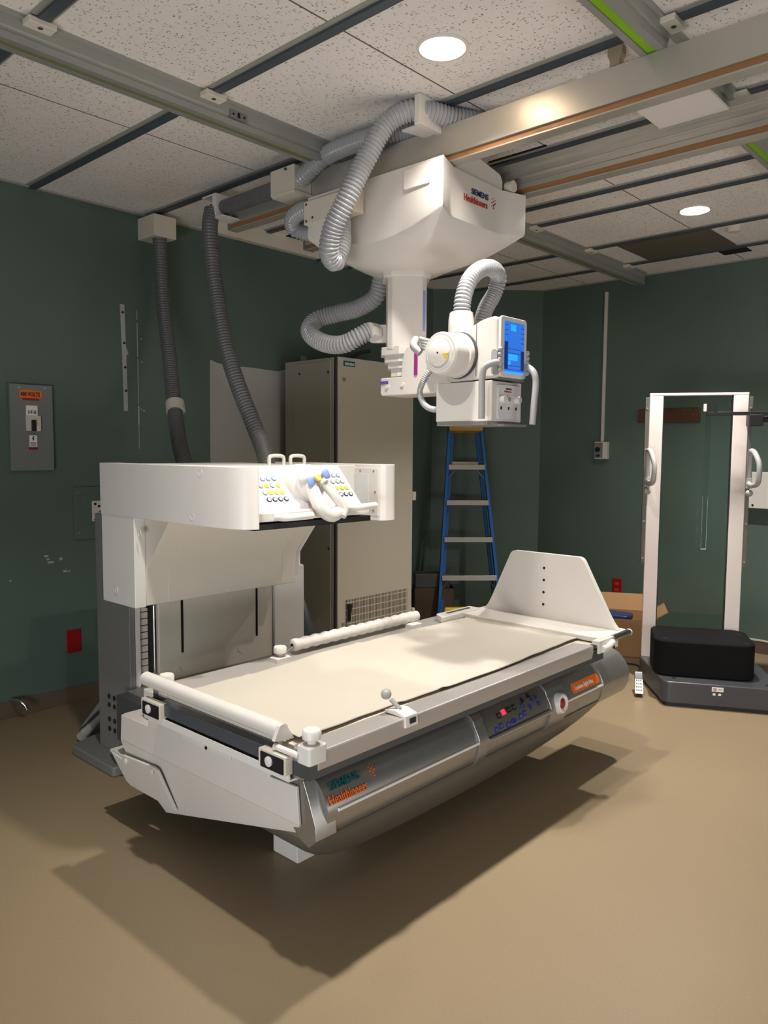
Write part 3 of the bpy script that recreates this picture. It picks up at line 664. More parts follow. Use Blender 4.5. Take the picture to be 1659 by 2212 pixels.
# near end: white channel with two black end boxes
MB().prism([(1.482, .612), (1.482, .588), (1.60, .584), (1.60, .59), (1.488, .594), (1.488, .612)], 'y', 1.74, 2.575).obj('end_tray', 'white', tb)
MB().prism([(1.4885, .665), (1.53, .672), (1.53, .62), (1.4885, .622)], 'y', 1.85, 2.48).obj('end_glass', 'endglass', tb)
for y0 in (1.742, 2.445):
    b_ = MB().prism(rrect(y0, y0 + .13, .607, .668, .005), 'x', 1.47, 1.50).obj('end_box', 'cream', tb, bevel=.002)
    MB().prism(rrect(y0 + .007, y0 + .118, .611, .66, .004), 'x', 1.468, 1.471).obj('recess', 'black', b_)
    MB().lathe((1.468, y0 + .075, .637), (-1, 0, 0), [(0, .016), (.005, .016), (.007, .011), (.007, 0)], 20).obj('buffer', 'white', b_)
MB().prism([(1.70, .60), (1.74, .595), (1.755, .585), (1.74, .70), (1.70, .70)], 'x', 1.505, 1.54).obj('corner_bracket', 'alu', tb)
# white end panel with stepped top and folded lower half
up_ = [(2.93, .488), (2.717, .492), (2.717, .520), (2.499, .532), (2.495, .550), (2.045, .563), (2.045, .547), (1.958, .547), (1.954, .512), (1.818, .518), (1.806, .392), (2.94, .378)]
ep = MB().prism(list(reversed(up_)), 'x', 1.58, 1.592).obj('end_panel', 'offwhite', tb, bevel=.003)
lowr = [(1.58, 1.806, .392), (1.58, 2.94, .378), (1.61, 2.92, .27), (1.645, 2.70, .115), (1.64, 1.86, .325)]
k = MB(); k.loft([[Vector(p) for p in lowr], [Vector(p) + Vector((.012, 0, 0)) for p in lowr]]); k.obj('lower_end_panel', 'offwhite', tb, bevel=.002)
cov = [(1.572, 2.995, .312), (1.572, 2.905, .305), (1.572, 2.905, .325), (1.572, 2.655, .342), (1.574, 2.635, .335), (1.622, 2.585, .170), (1.622, 2.93, .168), (1.615, 2.955, .185)]
k = MB(); k.loft([[Vector(p) + Vector((-.006, 0, 0)) for p in cov], [Vector(p) + Vector((.006, 0, 0)) for p in cov]]); cv = k.obj('service_cover', 'offwhite', tb, bevel=.002)
MB().box(1.58, 1.80, 2.90, 3.03, .30, .312).obj('cover_ledge', 'offwhite', tb)
for y, z in ((2.875, .305), (2.67, .322)): MB().lathe((1.567, y, z), (-1, 0, 0), [(0, .012), (.004, .011), (.005, 0)], 16).obj('screw', 'white', cv)
MB().prism(rrect(2.16, 2.46, .508, .528, .009), 'x', 1.572, 1.582).obj('grip_groove', 'white', ep, bevel=.003)
MB().cyl((1.573, 2.305, .517), (1.570, 2.305, .517), .007, n=14).obj('hole', 'void', ep)
MB().box(1.592, 1.80, 2.72, 2.935, .47, .489).obj('panel_ledge', 'offwhite', tb, bevel=.004)
MB().box(1.62, 1.86, 2.60, 2.82, .49, .615).obj('rear_block', 'offwhite', tb, bevel=.006)
# table body
MB().box(1.98, 3.35, 1.95, 2.55, .19, .555).obj('table_body', 'darkgrey', tb)
MB().box(1.80, 2.95, 2.55, 3.38, .20, .42).obj('tower_link', 'darkgrey', tb)
MB().box(1.86, 2.85, 3.02, 3.39, .40, .425).obj('link_cover', 'greysteel', tb, bevel=.006)
# upper silver cover
hull0 = [(2.0, .556), (1.86, .552), (1.805, .532), (1.768, .498), (1.745, .458), (1.738, .43), (1.742, .395), (1.752, .36), (1.775, .325), (1.83, .30), (2.0, .30)]
hull = [(p.x, p.y) for p in spline([(a, b, 0) for a, b in hull0[1:10]], .007)]
NH = len(hull)
hull = [hull0[0]] + hull + [hull0[-1]]
def hull_at(s):   # arc position from the top, as (y, z) and tangent
    pts = hull[1:NH]; d = [0]
    for a, b in zip(pts, pts[1:]): d.append(d[-1] + math.hypot(b[0] - a[0], b[1] - a[1]))
    for i in range(len(pts) - 1):
        if s <= d[i + 1]:
            t = (s - d[i]) / (d[i + 1] - d[i]); a, b = pts[i], pts[i + 1]; L = d[i + 1] - d[i]
            return (a[0] + (b[0] - a[0]) * t, a[1] + (b[1] - a[1]) * t), ((b[0] - a[0]) / L, (b[1] - a[1]) / L)
sc = MB().prism(hull, 'x', 1.645, 3.54).obj('side_cover', 'silver', tb, smooth=60)
# near and far end caps
cap_pr = [(2.0, .557), (1.84, .553), (1.80, .538), (1.775, .485), (1.742, .40), (1.738, .355), (1.775, .322), (1.815, .335), (1.845, .36), (2.0, .52)]
k = MB(); k.loft([[(1.594, y, z) for y, z in cap_pr], [(1.640 + (.045 if z < .45 else .022 if z < .5 else 0), y, z) for y, z in cap_pr]]); k.obj('end_cap', 'silver', tb, bevel=.003, smooth=25)
k = MB(); k.loft([[(3.54, y - .006, z) for y, z in hull], [(3.84, y - .006, z) for y, z in hull]]); k.obj('end_cap', 'silver', tb, bevel=.003)
for x0, x1 in ((1.69, 2.47), (3.17, 3.538)):
    MB().tube([(x0, 1.7355, .4305), (x1, 1.7355, .4305)], .0058, 12, step=.2).obj('trim_line', 'glosswhite', sc)  # white tubes stand in for the highlight along the cover edge
# raised collars framing the key strip
for x0, x1, o in ((2.47, 2.535, .010), (3.02, 3.17, .014)):
    pr = [(y - (o if y < 1.95 else 0), z + (o * .8 if z > .5 and y < 1.95 else 0)) for y, z in hull]
    MB().prism(pr, 'x', x0, x1).obj('cover_band', 'silver', tb, bevel=.003, smooth=60)
MB().tube([(2.535, 1.729, .425), (3.02, 1.729, .425)], .010, 14).obj('bumper_bar', 'alu', tb)
kp = MB().prism([(1.80, .534), (1.763, .50), (1.741, .462), (1.736, .44), (1.75, .44), (1.81, .52)], 'x', 2.54, 3.015).obj('key_strip', 'silver2', tb, smooth=60)
def onhull(s, out=.0):
    (y, z), (ty, tz) = hull_at(s); n_ = Vector((0, tz, -ty)); n_ = n_ if n_.y < 0 else -n_
    return Vector((0, y, z)) + n_ * out, Vector((0, -ty, -tz)), n_
def key(x, s, w, h, mt, kind='box'):
    p, u, n_ = onhull(s, .006); p.x = x; r = Vector((1, 0, 0))
    k = MB()
    if kind == 'box': q = [p + r * a * w + u * b * h for a, b in ((-1, -1), (1, -1), (1, 1), (-1, 1))]
    else:
        d = {'r': ((-1, -1), (1, 0), (-1, 1)), 'l': ((1, -1), (1, 1), (-1, 0)), 'u': ((-1, -1), (1, -1), (0, 1)), 'd': ((-1, 1), (0, -1), (1, 1))}[kind]
        q = [p + r * a * w + u * b * h for a, b in d]
    k.loft([[v - n_ * .004 for v in q], [v + n_ * .002 for v in q]])
    o = k.obj('key', mt, kp)
    if kind == 'box' and mt in ('blue_ink', 'black_ink'):
        k2 = MB(); q2 = [p + r * a * w * .45 + u * b * h * .45 for a, b in ((-1, -1), (1, -1), (1, 1), (-1, 1))]
        k2.loft([[v for v in q2], [v + n_ * .0032 for v in q2]]); 
        k2.obj('key_symbol', 'silver', kp)
for x, s, mt, kd in ((2.60, .165, 'blue_ink', 'box'), (2.635, .158, 'blue_ink', 'box'), (2.645, .118, 'black_ink', 'box'), (2.725, .112, 'black_ink', 'box'), (2.765, .112, 'black_ink', 'box'),
                     (2.685, .165, 'blue_ink', 'box'), (2.715, .16, 'blue_ink', 'l'), (2.745, .16, 'blue_ink', 'r'), (2.785, .155, 'blue_ink', 'box'), (2.82, .15, 'blue_ink', 'box'), (2.825, .118, 'blue_ink', 'box'),
                     (2.845, .096, 'black_ink', 'u'), (2.875, .14, 'blue_ink', 'd'), (2.90, .088, 'black_ink', 'u'), (2.905, .112, 'blue_ink', 'l'), (2.945, .108, 'blue_ink', 'r'), (2.945, .14, 'blue_ink', 'd')):
    key(x, s, .011, .011, mt, kd)
key(2.685, .112, .012, .011, 'ledred')
# emergency button
bt = MB().lathe((3.105, 1.742, .442), (0, -1, .12), [(0, .05), (.012, .05), (.03, .044), (.034, .036), (.026, .03)], 32).obj('stop_button_ring', 'white', tb)
MB().lathe((3.105, 1.73, .443), (0, -1, .12), [(0, .03), (.012, .028), (.018, .018), (.019, 0)], 24).obj('stop_button', 'redplate', bt)
# lower boat-shaped shell
xs = [1.652, 1.66, 1.69, 1.74, 1.82, 1.95, 2.1, 2.3, 2.6, 2.9, 3.15, 3.35, 3.45, 3.51, 3.545, 3.56]
zb = [.30, .265, .228, .195, .168, .150, .142, .136, .134, .138, .150, .168, .190, .222, .262, .30]
rings = []
for x, z in zip(xs, zb):
    y0 = 1.755
    prof = [(y0, .345), (y0 + .012, .325)]
    for q in (.12, .3, .5, .7, .85, .95, 1.0):
        zz = .325 + (z - .325) * q; yy = y0 + .012 + .133 * (q ** 1.6)
        prof.append((yy, zz))
    prof += [(2.0, z + .0), (2.3, z + .005), (2.3, .345)]
    rings.append([(x, a, b) for a, b in prof])
MB().loft(rings).obj('lower_shell', 'silver2', tb, smooth=50)
# foot
MB().prism(roundpoly([(1.885, .0), (2.12, .0), (2.20, .06), (2.20, .2), (1.885, .2)], [.01, .08, .05, 0, 0]), 'y', 2.165, 2.31).obj('foot', 'offwhite', tb, bevel=.004)
# round bucky disc under the top at the far end
dk = MB().lathe((2.98, 2.02, .572), (0, 0, 1), [(0, .30), (.006, .306), (.03, .306), (.036, .30)], 48).obj('bucky_disc', 'darkgrey', tb, bevel=.002)
MB().box(2.90, 3.05, 1.80, 1.84, .606, .612).obj('slot', 'black', dk)
MB().box(3.26, 3.46, 1.76, 2.4, .56, .66).obj('end_block', 'greysteel', tb, bevel=.004)
MB().cyl((3.17, 1.86, .575), (3.17, 1.86, .625), .035, n=20).obj('standoff', 'greysteel', tb)
# lettering on the cover
lb = sc
def hulltext(t, m, x, s0, s1, size, sx, par, out=.002):
    a, _, n1 = onhull(s0, out); b, _, n2 = onhull(s1, out); mid_, _, n3 = onhull((s0 + s1) / 2, out)
    up_v = (b - a).normalized(); nn = Vector((1, 0, 0)).cross(up_v)
    lift = max(0, (mid_ - a).dot(nn)); a = a + nn * lift; a.x = x
    lettering(t, 'lettering', m, par, a, (1, 0, 0), up_v, size, sx=sx, bold=.0004)
hulltext('SIEMENS', 'teal_ink', 1.674, .120, .093, .038, 1.0, sc, .0045)
hulltext('Healthineers', 'orange_ink', 1.655, .162, .131, .044, .80, sc, .003)
p, u, n_ = onhull(.112, .002); p.x = 1.868
dots(sc, p, (1, 0, 0), u, n_, .012, ('orange_ink',))
p, u, n_ = onhull(.155, .001); p.x = 3.24
k = MB(); q = [(3.25, .166), (3.52, .166), (3.52, .118), (3.25, .118)]
rp = roundpoly([(a, b) for a, b in q], .018)
def hp(x, s, out):
    p, u, n_ = onhull(s, out); p.x = x; return p
k.loft([[hp(a, b, -.002) for a, b in rp], [hp(a, b, .0015) for a, b in rp]]); lab = k.obj('name_label', 'orange_label', sc)
hulltext('Luminos Agile Max', 'white_ink', 3.275, .152, .128, .030, .78, lab, .0035)

# sheet
sh = MB()
nx, ny = 150, 60
def sheet_pt(i, j):
    a = i / nx; b = j / ny
    yf = 1.765 + .012 * math.sin(a * 9) + .006 * noise.noise(Vector((a * 14, 3, 0))) + .02 * max(0, a - .8) * 5 * .2
    yb = 2.455 - .012 * math.sin(a * 7 + 1)
    x0 = 1.545 + .004 * math.sin(b * 9); x1 = 3.53 - .03 * (1 - b) + .012 * noise.noise(Vector((b * 6, 0, 5)))
    x = x0 + (x1 - x0) * a; y = yf + (yb - yf) * b
    z = .697
    w = noise.noise(Vector((x * 2.2, y * 5.0, 1.7))) * .008 + noise.noise(Vector((x * 6, y * 9, 4))) * .0035
    w += .006 * max(0, 1 - abs((y - (1.86 + .05 * (x - 1.6))) / .012)) * .6            # long fold line
    w += .005 * max(0, 1 - abs((x - (2.35 + .35 * (y - 2.0))) / .03)) + .004 * max(0, 1 - abs((x - (1.95 - .25 * (y - 2.1))) / .025))
    w += (a > .94) * .014 * math.sin((a - .94) / .06 * PI) * (.5 + .5 * noise.noise(Vector((y * 8, 0, 0))))
    if a < .05: z += .006 * (1 - a / .05)
    return (x, y, z + w)
G = [[sh.v(sheet_pt(i, j)) for j in range(ny + 1)] for i in range(nx + 1)]
for i in range(nx):
    for j in range(ny): sh.f([G[i][j], G[i + 1][j], G[i + 1][j + 1], G[i][j + 1]])
so = sh.obj('sheet', 'sheet', smooth=80)
md = so.modifiers.new('Solid', 'SOLIDIFY'); md.thickness = .003; md.offset = 1
tag(so, 'creased white sheet spread over the table top', 'sheet')

# paper-roll bar at the near end, with its two clamp knobs
def knob_lathe(m, x, y, z, s=1.0):
    return m.lathe((x, y, z), (0, 0, 1), [(0, .014 * s), (.012 * s, .016 * s), (.016 * s, .024 * s), (.018 * s, .03 * s), (.04 * s, .03 * s), (.046 * s, .026 * s), (.046 * s, 0)], 26)
rb = thing('roll_bar', 'white bar with clamp knobs across the near end of the table', 'table end bar', (1.50, 2.1, .69))
MB().tube([(1.507, 2.60, .728), (1.512, 2.2, .724), (1.515, 1.81, .722)], .026, 20).obj('bar', 'offwhite', rb)
MB().prism([(1.475, .70), (1.56, .69), (1.525, .745), (1.51, .75), (1.497, .745)], 'y', 1.80, 1.815).obj('end_plate', 'offwhite', rb, bevel=.003)
MB().tube([(1.49, 1.815, .68), (1.49, 1.70, .68)], .010, 12).obj('rod', 'white', rb)
MB().prism(rrect(1.49, 1.565, 1.655, 1.715, .01), 'z', .655, .712).obj('clamp', 'white', rb, bevel=.005)
knob_lathe(MB(), 1.527, 1.685, .712, .98).obj('knob', 'white', rb, bevel=.001)
MB().prism(rrect(1.53, 1.60, 2.50, 2.56, .01), 'z', .66, .705).obj('clamp', 'white', rb, bevel=.005)
knob_lathe(MB(), 1.562, 2.545, .70, .95).obj('knob', 'white', rb)
# ball lever on the front rail
bl = thing('ball_lever', 'small white lever clamp with a grey ball on the front table rail', 'lever', (1.95, 1.69, .69))
MB().prism([(1.65, .66), (1.655, .70), (1.70, .712), (1.75, .705), (1.75, .694), (1.672, .692), (1.672, .655)], 'x', 1.925, 1.99).obj('clamp', 'white', bl, bevel=.003)
MB().tube([(1.95, 1.70, .71), (1.94, 1.735, .74)], .008, 12).obj('stem', 'handle', bl)
MB().sphere((1.935, 1.752, .755), .019, 20).obj('ball', 'handle', bl)
MB().box(1.945, 1.975, 1.6485, 1.6515, .672, .69).obj('label', 'black_ink', bl)
# wavy hand grip on the back rail
hg = thing('hand_grip', 'long wavy white hand grip with clamp knobs on the back table rail', 'hand grip', (2.6, 2.53, .70))
pts = [(2.20 + i * .86 / 120, 2.555, .735) for i in range(121)]
k = MB(); nn = 18; rr = []
for i, p in enumerate(pts):
    r = .027 + .0022 * math.sin(i * 2 * PI / 8.5)
    if i == 0: r *= .8
    if i == 120: r *= .6
    rr.append([(p[0], p[1] + r * math.cos(2 * PI * q / nn), p[2] + r * math.sin(2 * PI * q / nn)) for q in range(nn)])
k.loft(rr).obj('grip', 'offwhite', hg, smooth=60)
MB().cyl((2.201, 2.555, .735), (2.196, 2.555, .735), .008, n=14).obj('bolt', 'black', hg)
MB().tube([(2.13, 2.53, .712), (2.2, 2.55, .73)], .004, 8).obj('rod', 'greysteel', hg)
for x in (2.10, 2.985):
    MB().prism(rrect(x - .04, x + .04, 2.49, 2.545, .008), 'z', .685, .712).obj('clamp', 'white', hg, bevel=.004)
    knob_lathe(MB(), x, 2.52 + (.045 if x > 2.5 else 0), .712, .95).obj('knob', 'white', hg)
# footboard
fb = thing('footboard', 'white trapezoid footboard with four black holes, standing at the far table end', 'footboard', (3.5, 2.08, .69))
bd = MB().prism(roundpoly([(1.665, .715), (2.475, .715), (2.44, .745), (2.293, 1.062), (1.872, 1.062), (1.70, .75)], [.008, .01, .06, .025, .025, .06]), 'x', 3.548, 3.578).obj('board', 'offwhite', fb, bevel=.008, seg=3)
for z in (.79, .855, .92, .985): MB().cyl((3.549, 2.09, z), (3.546, 2.09, z), .007, n=14).obj('hole', 'void', bd)
MB().prism(roundpoly([(3.35, 1.655), (3.62, 1.655), (3.62, 2.50), (3.35, 2.50)], .01), 'z', .69, .716).obj('base_plate', 'offwhite', fb, bevel=.006)
MB().prism([(1.64, .65), (1.652, .65), (1.652, .69), (1.68, .69), (1.68, .712), (1.64, .712)], 'x', 3.30, 3.50).obj('clamp', 'offwhite', fb, bevel=.004)
MB().tube([(3.32, 1.635, .672), (3.36, 1.63, .675), (3.42, 1.63, .69)], .016, 14).obj('lever', 'white', fb)
MB().cyl((3.40, 1.618, .672), (3.40, 1.612, .672), .008, n=14).obj('bolt', 'black', fb)
MB().tube([(3.44, 1.645, .70), (3.62, 1.645, .70)], .017, 14).obj('rod', 'chrome', fb)
MB().sphere((3.625, 1.645, .70), .018, 14).obj('rod_end', 'white', fb)
MB().prism(roundpoly([(3.15, 2.46), (3.50, 2.46), (3.50, 2.54), (3.2, 2.54)], .012), 'z', .692, .725).obj('clamp', 'offwhite', fb, bevel=.005)
MB().box(3.25, 3.45, 2.495, 2.51, .724, .728).obj('slot', 'darkgrey', fb)

# ================================================================== IMAGING TOWER
tw = thing('imaging_tower', 'white fluoroscopy tower with overhanging control console, behind the table', 'imaging tower', (2.4, 3.5, 0))
MB().prism(roundpoly([(1.79, 3.41), (3.05, 3.38), (3.05, 3.9), (1.92, 3.9), (1.79, 3.84)], .02), 'z', 0, .05).obj('base_plate', 'greysteel', tw, bevel=.008)
gp = MB().box(1.895, 1.925, 3.415, 3.74, .05, 1.27).obj('side_plate', 'greysteel', tw, bevel=.003)
for r_, z in enumerate((.335, .29, .215, .165)):
    for c_ in range(5):
        y = 3.632 - c_ * .053
        if (r_ > 0 and c_ > 3): continue
        MB().cyl((1.8955, y, z), (1.893, y, z - .0), .0135, n=16).obj('vent_hole', 'void', gp)
MB().box(2.06, 3.02, 3.43, 3.88, .05, 1.30).obj('tower_body', 'white', tw, bevel=.006)
fp = MB().box(2.045, 2.775, 3.395, 3.43, .42, .92).obj('front_panel', 'cream', tw, bevel=.003)
for x, z0 in ((2.178, .552), (2.66, .555)): MB().box(x - .006, x + .006, 3.392, 3.396, z0, .90).obj('slot', 'void', fp)
for x, z in ((2.15, .46), (2.30, .48), (2.55, .50)): MB().cyl((x, 3.396, z), (x, 3.392, z), .018, n=18).obj('cover_plug', 'cream', fp)
MB().prism([(2.78, 3.38), (3.0, 3.38), (3.03, 3.42), (3.03, 3.6), (2.78, 3.6)], 'z', .06, .92).obj('corner_panel', 'white', tw, bevel=.003)
# energy chain, guide rods
ch = MB()
for i in range(14): ch.box(1.945, 1.995, 3.415, 3.47, .42 + i * .034, .45 + i * .034)
ch.obj('cable_chain', 'cream', tw, bevel=.002)
MB().box(1.928, 1.944, 3.40, 3.45, .33, .83).obj('chain_guide', 'white', tw)
MB().tube([(1.97, 3.43, .43), (1.96, 3.40, .36), (2.0, 3.37, .31), (2.05, 3.38, .27)], .036, 12).obj('cable_sleeve', 'bag', tw)
MB().cyl((2.0, 3.45, .40), (2.0, 3.45, .95), .012, n=14).obj('guide_rod', 'black', tw)
MB().cyl((2.035, 3.42, .46), (2.035, 3.42, .95), .014, n=16).obj('guide_rod', 'chrome', tw)
MB().box(2.0, 2.06, 3.39, 3.44, .36, .47).obj('guide_block', 'white', tw, bevel=.003)
MB().tube([(1.965, 3.40, .835), (1.985, 3.395, .825), (2.02, 3.41, .83)], .013, 12).obj('cable_gland', 'black', tw)
# carriage body below the console unit
MB().box(1.802, 1.86, 3.19, 3.49, .866, 1.30).obj('side_shell', 'white', tw, bevel=.004)
cp = MB().prism([(2.97, 1.30), (3.185, 1.04), (3.195, .87), (3.5, .87), (3.5, 1.30)], 'x', 1.86, 2.775).obj('carriage_shell', 'cream', tw, bevel=.004)
MB().prism([(2.965, 1.30), (3.18, 1.04), (3.19, .874), (3.195, .874), (3.185, 1.04), (2.97, 1.30)], 'x', 1.975, 2.67).obj('carriage_cover', 'cream', cp, bevel=.0015)
MB().prism([(3.02, 1.26), (3.21, 1.03), (3.22, .905), (3.5, .905), (3.5, 1.26)], 'x', 2.775, 2.82).obj('side_shell', 'white', tw, bevel=.004)
for x, y, z in ((1.915, 3.195, .955), (2.0, 3.189, .98), (2.005, 3.191, .90), (2.32, 3.191, .892), (2.625, 3.189, .985), (2.64, 3.191, .895), (2.72, 3.195, .97)):
    MB().lathe((x, y, z), (0, -1, 0), [(0, .012), (.002, .012), (.002, .007), (0.0005, .006)], 16).obj('screw', 'white', cp)
# console unit: thick arm left, slimmer arm right, deck between
ua = MB().prism(roundpoly([(1.80, 3.50), (1.80, 2.60), (1.812, 2.47), (1.84, 2.415), (1.875, 2.395), (1.895, 2.395), (1.895, 3.50)], [.01, .05, .04, .03, .015, .004, .004]), 'z', 1.285, 1.532).obj('console_arm', 'white', tw, bevel=.006, smooth=50)
MB().box(1.895, 1.915, 2.425, 3.0, 1.298, 1.526).obj('arm_lip', 'offwhite', ua, bevel=.003)
for y, z in ((2.66, 1.503), (2.72, 1.32)): MB().lathe((1.802, y, z), (-1, 0, 0), [(0, .016), (.003, .016), (.003, .012), (.001, .011)], 18).obj('cover_plug', 'white', ua)
for y, z in ((3.14, 1.22), (3.36, .93)): MB().lathe((1.802, y, z), (-1, 0, 0), [(0, .015), (.003, .015), (.003, .011), (.001, .01)], 18).obj('cover_plug', 'white', tw)
ra = MB().prism(roundpoly([(2.70, 3.55), (2.70, 2.49), (2.72, 2.475), (2.79, 2.475), (2.83, 2.52), (2.83, 3.55)], [.004, .004, .01, .03, .04, .004]), 'z', 1.262, 1.532).obj('console_arm', 'white', tw, bevel=.005, smooth=50)
MB().box(2.694, 2.70, 2.50, 2.80, 1.285, 1.515).obj('inner_panel', 'offwhite', ra, bevel=.002)
MB().box(2.691, 2.6945, 2.56, 2.80, 1.33, 1.485).obj('film_slot', 'keypanel', ra)
for y, z in ((2.53, 1.50), (2.52, 1.40), (2.53, 1.31), (2.62, 1.50), (2.62, 1.305)): MB().cyl((2.6945, y, z), (2.692, y, z), .005, n=10).obj('screw', 'greysteel', ra)
MB().box(1.895, 2.70, 2.66, 3.48, 1.275, 1.528).obj('console_deck', 'white', tw, bevel=.004)
MB().box(1.92, 2.60, 2.46, 2.70, 1.272, 1.296).obj('console_tray', 'black', tw)
# sloped key panel
TOP = Vector((0, 2.625, 1.522)); BOT = Vector((0, 2.50, 1.345))
cs = MB(); 
cs.loft([[(x, TOP.y + .03, 1.53), (x, TOP.y, 1.522), (x + dx, BOT.y, BOT.z), (x + dx, 2.46, 1.335), (x + dx, 2.455, 1.305), (x + dx, 2.68, 1.30)] for x, dx in ((1.918, 0), (2.555, .03))])
con = cs.obj('console', 'keypanel', tw, bevel=.004)
un = (BOT - TOP).normalized(); nn_ = Vector((0, un.z, -un.y)); nn_ = nn_ if nn_.y < 0 else -nn_
def ckey(x, s, mt, w=.013, h=.011, nm='key'):
    p = TOP + un * s; p.x = x
    k = MB(); m_ = 14
    k.loft([[p + Vector((1, 0, 0)) * w * math.cos(2 * PI * i / m_) + un * h * math.sin(2 * PI * i / m_) + nn_ * d for i in range(m_)] for d in (-.002, .004)])
    k.obj(nm, mt, con, bevel=.001)
    k = MB(); p = p + nn_ * .004
    k.loft([[p + Vector((1, 0, 0)) * w * .62 * math.cos(2 * PI * i / m_) + un * h * .62 * math.sin(2 * PI * i / m_) + nn_ * d for i in range(m_)] for d in (-.001, .0008)])
    k.obj('key_cap', 'white_ink' if mt != 'yellowkey' else 'yellowkey', con)
rows = (('bluekey', 'greykey', 'bluekey', 'bluekey'), ('greykey', 'yellowkey', 'greykey', 'yellowkey'), ('greykey', 'yellowkey', 'yellowkey', 'yellowkey'), ('navy_ink', 'navy_ink', 'navy_ink', 'navy_ink'))
for r_, row in enumerate(rows):
    for c_ in range(4):
        ckey(2.035 + c_ * .031 + r_ * .006, .058 + r_ * .035, row[c_])
rows2 = (('greykey', 'greykey', 'greykey', 'bluekey'), ('yellowkey', 'greykey', 'greykey', 'greykey'), ('greykey', 'yellowkey', 'yellowkey', 'yellowkey'), ('navy_ink', 'navy_ink', 'navy_ink', 'navy_ink'))
for r_, row in enumerate(rows2):
    for c_ in range(4):
        ckey(2.425 + c_ * .031 + r_ * .008, .05 + r_ * .035, row[c_])
ckey(2.425, .155, 'bluekey'); 
# hub and palm grip
hub = MB().lathe((2.275, 2.62, 1.43), (0, -1, .3), [(0, .10), (.05, .098), (.075, .09), (.09, .075), (.095, .05)], 40).obj('hub', 'offwhite', tw, smooth=50)
MB().lathe((2.285, 2.57, 1.445), (.15, -1, .3), [(0, .088), (.05, .08), (.075, .06)], 32).obj('hub_ring', 'white', hub, smooth=50)
MB().tube([(2.255, 2.50, 1.46), (2.25, 2.46, 1.40), (2.262, 2.43, 1.345), (2.31, 2.42, 1.315), (2.36, 2.425, 1.33)], .030, 16).obj('palm_grip', 'offwhite', hub)
MB().tube([(2.31, 2.47, 1.455), (2.34, 2.43, 1.40), (2.375, 2.41, 1.335), (2.36, 2.41, 1.312)], .022, 14).obj('palm_grip', 'offwhite', hub)
MB().tube([(2.215, 2.52, 1.47), (2.26, 2.48, 1.488), (2.31, 2.47, 1.508)], .026, 14).obj('grip_head', 'offwhite', hub)
for x, y, z, mt, r_ in ((2.232, 2.468, 1.462, 'bluekey', .022), (2.262, 2.455, 1.478, 'yellowkey', .016), (2.298, 2.446, 1.495, 'bluekey', .022)):
    MB().lathe((x, y, z), (.12, -1, .35), [(0, r_), (.006, r_), (.009, r_ * .8), (.009, 0)], 18).obj('grip_key', mt, hub)
MB().cyl((2.275, 2.455, 1.445), (2.277, 2.44, 1.45), .007, n=12).obj('joystick', 'greykey', hub)
MB().tube([(2.01, 2.455, 1.325), (2.07, 2.45, 1.318), (2.10, 2.43, 1.32), (2.20, 2.425, 1.322)], .016, 14).obj('hand_rest', 'white', tw)
MB().tube([(2.40, 2.46, 1.345), (2.46, 2.455, 1.34), (2.50, 2.43, 1.342), (2.60, 2.43, 1.345)], .016, 14).obj('hand_rest', 'white', tw)
MB().box(1.92, 2.59, 2.455, 2.50, 1.305, 1.345).obj('console_front', 'offwhite', tw, bevel=.008)
# two hoop handles on the deck
for x in (2.335, 2.465):
    MB().tube([(x - .045, 2.82, 1.525), (x - .045, 2.82, 1.56), (x - .040, 2.82, 1.568), (x + .035, 2.82, 1.568), (x + .042, 2.82, 1.56), (x + .042, 2.82, 1.525)], .009, 10, step=.006).obj('hoop_handle', 'offwhite', tw)

# ================================================================== CABINET
cb_ = thing('electrical_cabinet', 'tall beige steel cabinet with a louvred vent, between tower and ladder', 'cabinet', (4.29, 4.25, 0))
MB().box(3.862, 4.72, 4.03, 4.56, .06, 2.262).obj('body', 'cabside', cb_, bevel=.003)
MB().box(3.88, 4.70, 4.05, 4.54, 0, .06).obj('plinth', 'black', cb_)
dr_ = MB().box(3.88, 4.718, 4.0, 4.03, .10, 2.268).obj('door', mat('cabinet_beige', rgb(196, 189, 172), .5, var=.02), cb_, bevel=.003)
MB().box(3.866, 3.88, 4.005, 4.03, .08, 2.266).obj('corner_strip', 'darkgrey', cb_)
MB().box(3.856, 3.862, 4.05, 4.45, .1, 2.24).obj('side_panel', 'cabside', cb_, bevel=.002)
for y, z in ((4.387, 2.165), (4.075, 2.159), (4.075, 1.506), (4.069, .879), (4.068, .223), (4.42, 1.5), (4.42, .9)):
    MB().cyl((3.857, y, z), (3.853, y, z), .010, n=12).obj('screw', 'darkgrey', cb_)
bd_ = MB().box(3.935, 4.05, 3.996, 4.0, 2.205, 2.242).obj('badge', 'teal_ink', dr_)
lettering('SIEMENS', 'lettering', 'white_ink', bd_, (3.945, 3.9955, 2.213), (1, 0, 0), (0, 0, 1), .026, bold=.0005)
MB().box(3.965, 4.656, 3.994, 4.0, .222, .49).obj('vent_grille', 'grille', dr_)
MB().prism(roundpoly([(3.97, .46), (4.005, .46), (4.0, .40), (3.985, .33), (3.972, .33), (3.975, .40)], .004), 'y', 3.97, 3.996).obj('handle', 'black', dr_, bevel=.003)
for z in (2.107, .315): MB().cyl((3.937, 4.0, z), (3.937, 3.99, z), .013, n=16).obj('lock', 'screw', dr_)
for z in (1.235, .285): MB().box(4.712, 4.745, 3.985, 4.02, z - .035, z + .035).obj('hinge', 'cream', cb_, bevel=.003)
MB().box(3.88, 3.92, 4.38, 4.40, 2.262, 2.30).obj('lifting_tab', 'greysteel', cb_)
